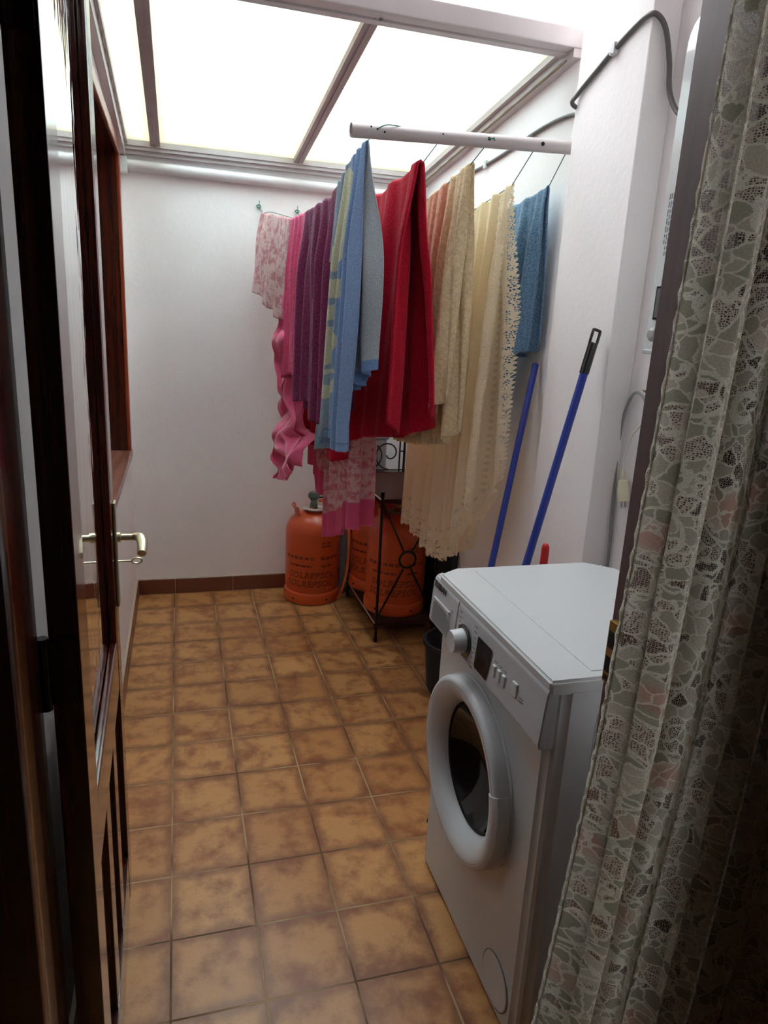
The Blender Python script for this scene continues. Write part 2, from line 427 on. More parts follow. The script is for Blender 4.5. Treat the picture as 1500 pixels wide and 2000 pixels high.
def curtain_mat():
    k = NT('floral_lace_net'); uv = k.n('UVMap').outputs[0]
    s = k.n('SeparateXYZ', {0: uv})
    wob = k.n('TexNoise', {'Vector': uv, 'Scale': 9.0, 'Detail': 2.0}).outputs['Color']
    uw = k.n('VectorMath', {0: uv, 1: k.n('VectorMath', {0: wob, 'Scale': .03}, operation='SCALE').outputs[0]}, operation='ADD').outputs[0]
    big = k.n('TexVoronoi', {'Vector': uw, 'Scale': 9.0, 'Randomness': .55}, feature='F1')
    bd, bc = big.outputs['Distance'], big.outputs['Color']
    wob2 = k.n('TexNoise', {'Vector': uv, 'Scale': 38.0, 'Detail': 3.0}).outputs['Color']
    uq = k.n('VectorMath', {0: uw, 1: k.n('VectorMath', {0: wob2, 'Scale': .022}, operation='SCALE').outputs[0]}, operation='ADD').outputs[0]
    med = k.n('TexVoronoi', {'Vector': uq, 'Scale': 52.0, 'Randomness': 1.0}, feature='DISTANCE_TO_EDGE').outputs['Distance']
    medc = k.n('TexVoronoi', {'Vector': uq, 'Scale': 52.0, 'Randomness': 1.0}, feature='F1').outputs['Color']
    rnd = k.n('SeparateXYZ', {0: medc}).outputs[0]
    rnb = k.n('SeparateXYZ', {0: bc}).outputs[0]
    net = k.n('TexVoronoi', {'Vector': uv, 'Scale': 400.0, 'Randomness': .5}, feature='DISTANCE_TO_EDGE').outputs['Distance']
    holes_net = k.math('GREATER_THAN', net, .20)
    cord = k.math('LESS_THAN', med, .055)
    ringo = k.math('LESS_THAN', k.math('ABSOLUTE', k.math('SUBTRACT', bd, .33)), .016)
    flower = k.math('LESS_THAN', bd, .26)
    dense = k.math('GREATER_THAN', rnd, .56)          # densely woven leaves
    solid = k.math('MAXIMUM', k.math('MAXIMUM', cord, ringo), k.math('MAXIMUM', dense, flower))
    op = k.math('MULTIPLY', k.math('SUBTRACT', 1., solid), holes_net)
    big_open = k.math('MULTIPLY', k.math('MULTIPLY', k.math('LESS_THAN', rnd, .20), k.math('GREATER_THAN', med, .12)), k.math('SUBTRACT', 1., flower))
    al = k.math('MAXIMUM', op, k.math('MULTIPLY', big_open, k.math('GREATER_THAN', net, .08)))
    c = k.mix(k.math('MULTIPLY', k.math('MULTIPLY', dense, k.ramp(rnd, .4, 1.)), .8), rgb(216, 205, 190), rgb(152, 150, 130))
    pink = k.math('MULTIPLY', k.math('SUBTRACT', 1., k.ramp(bd, .10, .24)), k.math('GREATER_THAN', rnb, .6))
    c = k.mix(k.math('MULTIPLY', pink, .55), c, rgb(206, 138, 126))
    c = k.mix(k.math('MULTIPLY', k.math('MAXIMUM', cord, ringo), .8), c, rgb(240, 236, 222))
    fine = k.noise(uv, 500, 2)
    c = k.mix(k.math('MULTIPLY', k.ramp(fine, .4, .7), .3), c, rgb(120, 112, 98))
    h = k.math('ADD', k.math('MULTIPLY', solid, .6), k.math('ADD', k.math('MULTIPLY', k.math('MAXIMUM', cord, ringo), 1.), k.math('MULTIPLY', fine, .4)))
    nm = k.bump(h, .5, .002)
    d = k.n('BsdfDiffuse', {'Color': c, 'Normal': nm}); t = k.n('BsdfTranslucent', {'Color': c, 'Normal': nm})
    mx = k.n('MixShader', {0: .5, 1: d.outputs[0], 2: t.outputs[0]})
    tp = k.n('BsdfTransparent')
    fin = k.n('MixShader', {0: al, 1: mx.outputs[0], 2: tp.outputs[0]})
    return k.done(fin.outputs[0])

# ---------------------------------------------------------------- the setting
XL, XR, YB, YF, YI = -.188, 1.27, .208, -2.58, -2.70   # left wall, right wall, back wall, facade outside, facade room side
struct(link('floor', shape(B(-1.4, 2.1, -5.2, .5, -.12, 0)), M_floor, smooth=False))
struct(link('wall_back', shape(B(XL-.3, XR+.3, YB, YB+.18, 0, 2.30)), M_wall, smooth=False))
# left wall with the window opening
WY0, WY1, WZ0, WZ1 = -1.22, .045, .80, 2.10
struct(link('wall_left', shape(B(XL-.30, XL, YF, WY0, 0, 3.3), B(XL-.30, XL, WY1, YB+.2, 0, 3.3),
    B(XL-.30, XL, WY0, WY1, 0, WZ0-.034), B(XL-.30, XL, WY0, WY1, WZ1, 3.3)), M_wall, smooth=False))
struct(link('wall_right', shape(B(XR, XR+.2, YF, YB+.2, 0, 2.62)), M_wall, smooth=False))
XP = 1.187
struct(link('wall_pillar', shape(B(XP, XR, -1.722, -1.385, 0, 2.62, bev=.004)), M_wall, smooth=False))
struct(link('wall_front', shape(B(XL-.3, -.175, YI, YF, 0, 3.3), B(.735, XR+.2, YI, YF, 0, 3.3), B(-.175, .735, YI, YF, 2.16, 3.3)), M_wall, smooth=False))
# the room the picture is taken from
struct(link('wall_room', shape(B(-1.4, -1.3, -5.2, YI, 0, 2.5), B(2.0, 2.1, -5.2, YI, 0, 2.5), B(-1.4, 2.1, -5.3, -5.2, 0, 2.5),
    B(-1.4, XL-.3, YI-.0, YI+.1, 0, 2.5), B(XR+.2, 2.1, YI, YI+.1, 0, 2.5)), M_room, smooth=False))
struct(link('ceiling_room', shape(B(-1.5, 2.2, -5.3, YI, 2.5, 2.6)), M_room, smooth=False))

# unseen block added above the doorway to shade the washing machine and pillar
struct(link('added_shade_block', shape(B(XL-.3, XR+.2, YF, -1.36, 2.70, 3.3)), M_wall, smooth=False))

# skirting tiles
sk = bmesh.new(); x = .006
edges = [XL+.012]+[.006+.3*i for i in range(0, 5)]+[XR]
for a, b in zip(edges, edges[1:]): box(sk, a+.0015, b-.0015, YB-.012, YB, 0, .082, bev=.002, seg=1)
base = link('baseboard_back', sk, M_skirt, smooth=False); struct(base)
link('grout_bead', shape(B(XL, XR, YB-.009, YB, 0, .084)), M_grout, base, smooth=False)
sk = bmesh.new()
ys = [YB-.012-.3*i for i in range(0, 9)]+[YF+.02]
for a, b in zip(ys, ys[1:]): box(sk, XL, XL+.012, b+.0015, a-.0015, 0, .082, bev=.002, seg=1)
base = link('baseboard_left', sk, M_skirt, smooth=False); struct(base)
link('grout_bead', shape(B(XL, XL+.009, YF+.02, YB-.012, 0, .084)), M_grout, base, smooth=False)

# roof of milky sheets on a metal frame, sloping down to the back wall
def rz(y): return 2.155-.1*(y-YB)
ceil = thing('ceiling', 'milky polycarbonate lean-to roof in a metal frame', 'roof', (.54, -.5, 2.2)); ceil['kind'] = 'structure'
def slab(x0, x1, y0, y1, d0, d1):
    def f(bm):
        vs = box(bm, x0, x1, y0, y1, 0, 1)
        for v in vs: v.co.z = rz(v.co.y)+(d1 if v.co.z > .5 else d0)
    return f
for a, b in ((XL, -.030), (-.030, .615), (.615, XR)): 
    link('roof_sheet', shape(slab(a+.002, b-.002, -1.235, YB, .022, .030)), M_poly, ceil, smooth=False)
for a in (-.030, .615):
    link('rafter', shape(slab(a-.021, a+.021, -1.20, YB-.02, -.004, .018), slab(a-.002, a+.002, -1.20, YB-.02, -.008, -.003)), M_alu_pink, ceil, smooth=False)
link('side_beam', shape(slab(XL, XL+.028, -1.24, YB, -.05, .020), slab(XL, XL+.04, -1.24, YB, -.004, .020)), M_alu, ceil, smooth=False)
link('side_beam', shape(slab(XR-.028, XR, -1.24, YB, -.035, .020), slab(XR-.045, XR, -1.24, YB, -.002, .020)), M_alu, ceil, smooth=False)
link('back_rail', shape(B(XL, XR, YB-.045, YB, 2.135, 2.158), B(XL, XR, YB-.03, YB, 2.118, 2.136), B(XL, XR, YB-.052, YB, 2.15, 2.172)), M_alu, ceil, smooth=False)
link('front_beam', shape(B(XL, XR, -1.245, -1.195, 2.288, 2.345, bev=.006), B(XL, XR, -1.195, -1.165, 2.284, 2.30)), M_alu, ceil, smooth=True)
link('screw', shape(Lt([(0, 0), (.006, 0), (.006, -.006), (.0, -.008)], c=(.632, -1.205, 2.287), seg=12)), M_steel, ceil)
link('sealant', shape(T(smoothpath([(XL+.03+.004*random.random(), y, rz(y)+.002) for y in [-1.2+.05*i for i in range(28)]], 2), lambda t: .004+.003*abs(math.sin(t*40)), seg=6),
    T(smoothpath([(XR-.03-.004*random.random(), y, rz(y)-.03) for y in [-1.2+.05*i for i in range(28)]], 2), lambda t: .003+.003*abs(math.sin(t*37)), seg=6)),
    plain('grubby_sealant', rgb(150, 138, 118), .8, var=.3, vscale=30), ceil)
# pipe under the roof edge
gp = bmesh.new()  # runs into the back wall's plaster at both ends
tube(gp, [(XL+.035, YB-.026, 2.072), (XR-.0, YB-.026, 2.060)], .024, seg=24)
for q in (.11, .30): tube(gp, [(q, YB-.026, 2.0695), (q+.004, YB-.026, 2.0694)], .0255, seg=24)
tag(link('drain_pipe', gp, M_pvc), 'grey plastic pipe running along the back wall just under the roof edge', 'pipe')
tag(link('pipe_cap', shape(B(XL, XL+.036, YB-.055, YB, 2.035, 2.103, bev=.005)), M_white_matte), 'small white square junction box at the end of the pipe in the far left corner', 'box')

# window in the left wall
win = thing('window_1', 'dark red wooden window in the left wall', 'window', (XL, -.6, WZ0)); win['kind'] = 'structure'
fr = bmesh.new()
for (y0, y1, z0, z1) in ((WY0-.035, WY0+.012, WZ0-.035, WZ1+.035), (WY1-.012, WY1+.035, WZ0-.035, WZ1+.035)):
    box(fr, XL-.004, XL+.012, y0, y1, z0, z1, bev=.004)
for (z0, z1) in ((WZ1-.012, WZ1+.035),): box(fr, XL-.004, XL+.0125, WY0-.035, WY1+.035, z0, z1, bev=.004)
link('window_frame', fr, wood('orange_window_trim', rgb(122, 44, 22), rgb(176, 78, 42), rough=.3, coat=.4, croughness=.15), win)
link('window_reveal', shape(B(XL-.17, XL-.004, WY1-.010, WY1, WZ0, WZ1), B(XL-.17, XL-.004, WY0, WY0+.010, WZ0, WZ1), B(XL-.17, XL-.004, WY0, WY1, WZ1-.010, WZ1)), M_wood, win, smooth=False)
link('window_sill', shape(B(XL-.17, XL+.016, WY0-.03, WY1+.035, WZ0-.034, WZ0-.002, bev=.004), B(XL-.002, XL+.008, WY0-.03, WY1+.03, WZ0-.05, WZ0-.030, bev=.003)), wood('sill_wood', rgb(110, 62, 50), rgb(168, 110, 92), axis='Y', rough=.35, coat=.4, croughness=.2), win)
sash = bmesh.new()
SX = XL-.155
for (y0, y1, z0, z1) in ((WY0+.01, WY0+.06, WZ0, WZ1-.01), (WY1-.06, WY1-.01, WZ0, WZ1-.01), (-.62, -.55, WZ0, WZ1-.01), (WY0+.06, WY1-.06, WZ0, WZ0+.06), (WY0+.06, WY1-.06, WZ1-.07, WZ1-.01)):
    box(sash, SX-.03, SX, y0, y1, z0, z1, bev=.004)
link('sash', sash, M_wood, win)
link('pane', shape(B(SX-.018, SX-.013, WY0+.05, WY1-.05, WZ0+.05, WZ1-.06)), M_wglass, win, smooth=False)
link('blind', shape(B(SX-.06, SX-.056, WY0+.02, WY1-.02, WZ0+.01, WZ1-.02)), plain('white_blind', rgb(214, 210, 208), .8), win, smooth=False)
struct(link('wall_window_back', shape(B(XL-.42, XL-.30, WY0-.1, WY1+.1, WZ0-.1, WZ1+.1)), M_room, smooth=False))

# door frame (trim) and the open door leaf
DH = 2.10
lj = bmesh.new()
prism(lj, [(-.175, YI-.02), (-.126, YI-.02), (-.121, YI-.012), (-.121, YI+.03), (-.128, YI+.036), (-.128, YF+.005), (-.175, YF+.005)], 'z', 0, DH+.05)
prism(lj, [(-.175, YI-.03), (-.235, YI-.03), (-.24, YI), (-.175, YI)], 'z', 0, DH+.1)
t1 = struct(link('trim_1', lj, M_wood, smooth=True))
rj = bmesh.new()
prism(rj, [(.735, YI-.02), (.690, YI-.02), (.684, YI-.012), (.684, YI+.055), (.692, YI+.062), (.692, YF+.005), (.735, YF+.005)], 'z', 0, DH+.05)
prism(rj, [(.735, YI-.03), (.80, YI-.03), (.805, YI), (.735, YI)], 'z', 0, DH+.1)
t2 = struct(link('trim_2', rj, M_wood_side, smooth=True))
struct(link('trim_3', shape(B(-.235, .80, YI-.02, YF+.005, DH+.0, DH+.055, bev=.004)), M_wood, smooth=True))
sp = bmesh.new()
box(sp, .6805, .6925, YF-.028, YF-.004, .905, 1.008, bev=.001, seg=1)
strike = link('strike_plate', sp, M_brass, t2)
absorb(strike, link('latch_slot', shape(B(.6795, .681, YF-.022, YF-.008, .965, .992), B(.6795, .681, YF-.022, YF-.008, .925, .950), B(.6795, .681, YF-.022, YF-.008, .910, .918)), M_hole, t2, smooth=False))

# leaf: hinge edge at y=-2.55, far edge at y=-1.815, very slightly past 90 degrees
LA = Vector((-.083, -2.553, 0)); LB = Vector((-.1005, -1.815, 0))
ld = (LB-LA).normalized(); ln = Vector((ld.y, -ld.x, 0)); LW = (LB-LA).length
ML = Matrix(((ld.x, ln.x, 0, LA.x), (ld.y, ln.y, 0, LA.y), (0, 0, 1, 0), (0, 0, 0, 1)))  # local: x along the leaf, y out of its right face
TH = .037; GZ = .70
door = thing('door_1', 'glazed mahogany door standing open on the left', 'door', (LA.x, LA.y, .0)); door['kind'] = 'structure'
def LB_(x0, x1, y0, y1, z0, z1, bev=0): return lambda bm: box(bm, x0, x1, y0, y1, z0, z1, bev=bev, M=ML)
SW = .085
link('stile', shape(LB_(0, SW, -TH, 0, .012, 2.085, .002)), M_wood, door)
link('stile', shape(LB_(LW-SW, LW, -TH, 0, .012, 2.085, .002)), M_wood, door)
link('rail', shape(LB_(SW, LW-SW, -TH+.001, -.001, .012, .135, .001)), M_wood, door)
link('rail', shape(LB_(SW, LW-SW, -TH+.001, -.001, GZ-.10, GZ, .001)), M_wood, door)
link('rail', shape(LB_(SW, LW-SW, -TH+.001, -.001, 2.0, 2.085, .001)), M_wood, door)
bd = bmesh.new()
nb = 3; pw = (LW-2*SW)/nb
box(bd, SW, LW-SW, -TH+.012, -.014, .13, GZ-.095, M=ML)
for i in range(nb-1): box(bd, SW+pw*(i+1)-.035, SW+pw*(i+1)+.035, -TH+.004, -.003, .13, GZ-.095, bev=.002, M=ML)
link('lower_panel', bd, M_wood, door)
gb = bmesh.new()
for s_ in (0, 1):
    ya, yb2 = ((-.016, -.0005), (-TH+.0005, -TH+.016))[s_]
    for (x0, x1, z0, z1) in ((SW-.002, SW+.018, GZ, 2.0), (LW-SW-.018, LW-SW+.002, GZ, 2.0), (SW+.018, LW-SW-.018, GZ-.002, GZ+.020), (SW+.018, LW-SW-.018, 1.98, 2.002)):
        box(gb, x0, x1, ya, yb2, z0, z1, bev=.004, M=ML)
link('glazing_bead', gb, M_wood, door)
link('glass', shape(LB_(SW+.004, LW-SW-.004, -.0205, -.0165, GZ+.004, 1.998)), M_glass, door, smooth=False)
hp = link('handle_plate', shape(LB_(LW-.060, LW-.024, 0, .007, .785, 1.028, .003)), M_champagne, door)
def LP(x, y, z): return ML @ Vector((x, y, z))
hx = LW-.042
lv = bmesh.new()
tube(lv, [LP(hx, .006, .945), LP(hx, .014, .945), LP(hx, .015, .945), LP(hx, .048, .944)], lambda t: .0115 if t < .5 else .0078, seg=16)
tube(lv, smoothpath([LP(hx, .040, .9455), LP(hx-.004, .052, .945), LP(hx-.014, .058, .941), LP(hx-.028, .060, .934), LP(hx-.052, .059, .922)], 6), lambda t: .0085+.004*math.sin(t*PI*.9), seg=14)
link('lever', lv, M_champagne, door)
kb = bmesh.new()
tube(kb, [LP(hx, .004, .888), LP(hx, .036, .888)], .0023, seg=8)
ring = [LP(hx, .046+.011*math.cos(a), .888+.0065*math.sin(a)) for a in [2*PI*i/20 for i in range(20)]]
tube(kb, ring, .0022, seg=6, closed=True)
ky = link('key', kb, M_champagne, door)
for z in (.30, .98, 1.75):
    hb = bmesh.new()
    tube(hb, [LP(-.008, -TH-.006, z-.05), LP(-.008, -TH-.006, z+.05)], .0075, seg=14)
    box(hb, -.006, .0, -TH-.012, -.004, z-.045, z+.045, M=ML)
    link('hinge', hb, M_black, door)

# ---------------------------------------------------------------- clothes pole and lines
PY = -1.30
pole = bmesh.new()
prof = 24
def pz(x): return lerp(1.964, 1.997, (x-.533)/(XR-.533))
tube(pole, [(.533, PY, pz(.533)), (XR, PY, pz(XR))], .0195, seg=24, cap=False)
tube(pole, [(.533, PY, pz(.533)), (XR, PY, pz(XR))], .0175, seg=24, cap=False)
pl = tag(link('clothes_pole', pole, M_alu), 'drilled grey-white metal pole sticking out of the right wall holding the clotheslines', 'pole')
holes = [(.588, .008, .003), (.606, .003, .003), (.628, -.003, .003), (.805, .004, .0028), (.951, .002, .005), (.966, .004, .0026), (1.128, .0, .006)]
hb = bmesh.new()
for (hx_, dz, r_) in holes:
    tube(hb, [(hx_, PY-.0195+abs(dz)*.22-.0006, pz(hx_)+dz), (hx_, PY-.014, pz(hx_)+dz)], r_, seg=12)
absorb(pl, link('drill_hole', hb, M_hole, pl))

LX = {1: (.606, .435), 2: (.806, .62), 3: (.958, .79), 4: (1.115, .965), 5: (1.222, 1.125)}
LZ = {1: [(-1.30, 1.965), (-1.245, 1.957), (-1.19, 1.942), (-1.113, 1.925), (-.99, 1.870), (-.907, 1.842), (-.62, 1.830), (-.43, 1.828), (.107, 1.912), (.208, 1.951)],
      2: [(-1.30, 1.972), (-1.18, 1.925), (-.92, 1.880), (-.5, 1.84), (0, 1.86), (.208, 1.945)],
      3: [(-1.30, 1.981), (-1.20, 1.938), (-.92, 1.876), (-.5, 1.84), (0, 1.86), (.208, 1.945)],
      4: [(-1.30, 1.985), (-1.18, 1.894), (-.95, 1.852), (-.5, 1.83), (0, 1.86), (.208, 1.945)],
      5: [(-1.30, 1.985), (-1.21, 1.890), (-1.0, 1.860), (-.5, 1.84), (0, 1.86), (.208, 1.945)]}
def lx(n, y): a, b = LX[n]; return lerp(a, b, (y-PY)/(YB-PY))
def lz(n, y): return interp(LZ[n], y)
linelab = {1: 'green clothesline knotted to the back wall, leftmost, carrying the pink, purple and blue washing',
           2: 'green clothesline carrying the red blanket', 3: 'green clothesline carrying the peach bedspread',
           4: 'green clothesline carrying the cream lace tablecloth', 5: 'green clothesline nearest the right wall carrying the small blue towel'}
for n in LX:
    bm = bmesh.new()
    pts = [(lx(n, y), y, lz(n, y)) for y, _ in LZ[n]]
    ya = PY-.018
    tube(bm, [(lx(n, PY), ya, pts[0][2]+.004)]+pts[0:], .0016, seg=6)
    x0, z0 = LX[n][1], 1.951 if n == 1 else 1.945
    # knot and hook on the back wall
    tube(bm, [(x0+.007*math.cos(a)+.004*math.sin(2*a), YB-.012+.006*math.sin(3*a), z0+.008*math.sin(a)) for a in [2*PI*i/24 for i in range(24)]], .0022, seg=6, closed=True)
    tube(bm, [(x0, YB-.012, z0), (x0+.002, YB-.014, z0+.028)], .0014, seg=6)
    if n == 1:
        yk = .02
        tube(bm, smoothpath([(lx(1, .1), .1, lz(1, .1)+.001), (lx(1, -.05), -.05, lz(1, -.05)+.012), (lx(1, -.4), -.4, lz(1, -.4)+.004)], 6), .0014, seg=6)
    if n in (1, 3):  # loops of spare cord over the pole
        xa = lx(n, PY)
        tube(bm, smoothpath([(xa, PY-.019, pz(xa)+.004), (xa+.025, PY-.021, pz(xa)+.016), (xa+.06, PY-.012, pz(xa)+.020), (xa+.085, PY, pz(xa)+.0215)] if n == 1 else [(xa-.012, PY-.021, pz(xa)), (xa, PY-.023, pz(xa)+.003), (xa+.012, PY-.021, pz(xa)-.001)], 6), .0016, seg=6)
    o = link('clothesline', bm, M_line); tag(o, linelab[n], 'clothesline', 'clotheslines from the pole to the back wall')
    link('hook', shape(T([(x0, YB-.016, z0), (x0, YB, z0)], .003, seg=8)), M_steel, o)

def drape(name, label, cat, mat, n, yn, yf, Lw, Le, spw=.03, spe=.03, k=5, amp=.014, curlw=0, curle=.03, cw=.10, ysh=None, ph=0., dy=0., puff=0, pf=9,
          colf=None, nu=150, nv=90, thick=.0035, lift=.004, edge=False, sidee=1, group='washing hung on the clotheslines', amp0=.22, xof=0):
    """cloth folded over clothesline n between y=yn (near) and y=yf (far); Lw/Le: drop of the two halves as functions of s (0 near, 1 far)"""
    bm = bmesh.new(); uvl = bm.loops.layers.uv.new('UVMap')
    cl = bm.verts.layers.float_color.new('Col') if colf else None
    el = bm.verts.layers.float_vector.new('edge') if edge else None
    wid = abs(yf-yn)*1.6
    rows = []; info = {}
    vv = [(-1, 1-i/nv) for i in range(nv)]+[(0, 0)]+[(1, (i+1)/nv) for i in range(nv)]
    for i in range(nu+1):
        s = i/nu; y0 = lerp(yn, yf, s); row = []
        ly0 = lz(n, y0)
        for g, v in vv:
            L = Lw(s) if g <= 0 else Le(s)
            d = v*L
            sp = (spw if g <= 0 else spe)
            sp = sp(s) if callable(sp) else sp
            f = v**.75
            wv = math.sin(2*PI*k*s+ph+.7*math.sin(2.6*v+ph))+.38*math.sin(2*PI*k*2.37*s+1.7*ph+1.1*v)+.22*math.sin(2*PI*k*.41*s+ph*2.3)
            wv = math.copysign(abs(wv)**.8, wv)
            A = amp*(amp0+(1-amp0)*sstep(0, .35, v))*(1+.25*v)
            cu_ = (curlw if g <= 0 else curle)*max(0, 1-s/cw)**2*sstep(0, .5, v)
            x = lx(n, y0)+xof+g*(lift+sp*f)+A*wv+cu_*(1 if g > 0 else -1)
            y = y0+(ysh(s, v, g) if ysh else 0)+dy*A*math.cos(2*PI*k*s+ph)
            z = ly0+lift+.35*A*math.sin(2*PI*k*s*1.3+ph)*(1-v)-d
            if puff:
                P = Vector((x*pf, y*pf, z*pf)); q = sstep(.15, .6, v)
                x += puff*q*noise.noise(P); y += puff*q*noise.noise(P+Vector((5.2, 1.3, 9.1))); z += .4*puff*q*noise.noise(P+Vector((9.2, 7.3, 2.1)))
            y = min(y, YB-.006)
            vt = bm.verts.new((x, y, z)); row.append(vt)
            info[vt] = (s*wid, g*d)
            if cl is not None: vt[cl] = colf(s, v, g, d, L)
            if el is not None:
                de = min(L-d, s*wid*.95)
                run = s*wid if (L-d) < s*wid*.95 else d
                vt[el] = (de, run, 0)
        rows.append(row)
    for a, b in zip(rows, rows[1:]):
        for j in range(len(a)-1):
            fc = bm.faces.new((a[j], b[j], b[j+1], a[j+1]))
            for lp in fc.loops: lp[uvl].uv = info[lp.vert]
    o = link(name, bm, mat, angle=180)
    if thick:
        md = o.modifiers.new('thickness', 'SOLIDIFY'); md.thickness = thick; md.offset = 0
    tag(o, label, cat, group)
    return o
c_ = lambda v: (lambda s: v)
def tab(*p): return lambda s: interp(p, s)

# 1: everything on the leftmost line, far to near
M_floral = cloth_mat('faded_floral_cotton', rgb(236, 206, 204), terry=.15, sheer=.28, dark=.95, fl=rgb(214, 150, 156))
drape('pillowcase', 'pale pink floral pillowcase, farthest item on the leftmost line by the knot', 'pillowcase', M_floral, 1, -.42, .115,
      tab((0, .415), (.5, .385), (1, .33)), tab((0, .44), (1, .36)), spw=tab((0, .02), (1, .05)), spe=.02, k=3.2, amp=.013, ph=1.0, nu=130, nv=60, thick=.002)
M_hot = cloth_mat('hot_pink_terry', rgb(244, 92, 142), terry=.9, scale=210, dark=.66)
drape('hand_towel', 'hot pink ribbed terry towel between the floral pillowcase and the purple towel', 'towel', M_hot, 1, -.63, -.42,
      tab((0, .62), (.5, .61), (1, .64)), c_(.58), spw=.016, spe=.02, k=3.4, amp=.013, ph=2.0, ysh=lambda s, v, g: .03*s*v, nu=150, nv=90, thick=.004)
M_satin = cloth_mat('pink_satin', rgb(232, 98, 140), terry=.1, scale=60, dark=.92, sheen=.6, sheer=.15)
drape('fitted_sheet', 'crumpled pink satin fitted sheet with gathered hem hanging below the hot pink towel', 'sheet', M_satin, 1, -.46, -.24,
      tab((0, 1.0), (.35, 1.07), (.7, 1.11), (1, 1.0)), c_(.98), spw=.012, spe=.015, k=2.0, amp=.014, ph=.4, puff=.080, pf=10, nu=150, nv=150, thick=.002, lift=.002,
      ysh=lambda s, v, g: -.16*sstep(.84, 1, v)*(1-s))
M_purple = cloth_mat('purple_terry', rgb(140, 48, 96), terry=1.0, scale=190, dark=.5)
drape('bath_towel', 'dark purple terry towel between the hot pink towel and the long blue towel', 'towel', M_purple, 1, -.995, -.635,
      tab((0, .79), (.3, .77), (.5, .76), (.62, .70), (1, .71)), c_(.74), spw=.016, spe=.02, k=3.4, amp=.022, ph=3.0, ysh=lambda s, v, g: -.03*v, nu=200, nv=100, thick=.006)
PALE = rgb(214, 214, 186); BLUE = rgb(140, 170, 212); GREYB = rgb(150, 168, 186)
def bluecol(s, v, g, d, L):
    if g > 0:
        return rgb(120, 156, 204) if L-d < .035 else rgb(182, 194, 202)
    if s > .87: return rgb(158, 178, 194)
    c = mixc(BLUE, GREYB, sstep(.35, .75, s)) if s > .2 else BLUE
    c = mixc(c, rgb(160, 176, 182), .55*sstep(.45, .8, v)*sstep(.3, .6, s))
    if L-d < .030: return mixc(c, rgb(130, 162, 200), .8) if L-d < .027 else rgb(96, 122, 158)
    q = d
    def ell(cs, cd, rs, rd): return ((s-cs)/rs)**2+((q-cd)/rd)**2
    pale = False
    # the printed letters run down the towel
    if ell(.60, .17, .36, .15) < 1 and ell(.86, .13, .20, .10) > 1: pale = True
    if .335 < q+.10*(s-.7) < .395 and .36 < s < .86: pale = True
    if .425 < q < .475 and .46 < s < .84: pale = True
    if ell(.74, .560, .32, .070) < 1: pale = True
    if ell(.60, .69, .26, .05) < 1 and ell(.54, .675, .12, .022) > 1: pale = True
    return PALE if pale else c
M_bluet = cloth_mat('printed_blue_velour', None, terry=.6, scale=240, attr=True, dark=.78)
drape('beach_towel', 'long light blue towel with pale printed letters, nearest to the pole on the leftmost line', 'towel', M_bluet, 1, -1.235, -1.0,
      tab((0, .935), (.2, .925), (.3, .89), (.6, .875), (.62, .895), (1, .90)), tab((0, .665), (.2, .70), (1, .74)), spw=.026, spe=.026, k=5.2, amp=.019, curle=.034, cw=.16, ph=3.6,
      ysh=lambda s, v, g: .07*s*v+.01*math.sin(9*v+4*s)*v, colf=bluecol, nu=280, nv=240, thick=.005, amp0=.22)
# 2: red blanket and the long floral sheet behind it
M_redf = cloth_mat('red_fleece', rgb(196, 18, 50), terry=.8, scale=170, dark=.66, sheen=.1, sheer=.03)
drape('fleece_blanket', 'deep red fleece blanket with rounded hem in the middle of the washing', 'blanket', M_redf, 2, -1.185, .07,
      tab((0, .80), (.04, .855), (.16, .865), (.24, .865), (.32, .93), (.42, .985), (.58, .95), (.72, .91), (.86, .88), (1, .82)), tab((0, .76), (.04, .83), (.12, .865), (.3, .87), (1, .83)),
      spw=.045, spe=.055, k=6.2, amp=.026, curle=.045, cw=.10, ph=5.2, ysh=lambda s, v, g: .015*math.sin(5*v+11*s)*v, nu=300, nv=120, thick=.010, lift=.008, amp0=.3)
FP = rgb(240, 204, 208); FB = rgb(232, 98, 146)
def sheetcol(s, v, g, d, L):
    e = L-d
    if e < .115: return FB
    if e < .121: return rgb(240, 200, 210)
    return FP
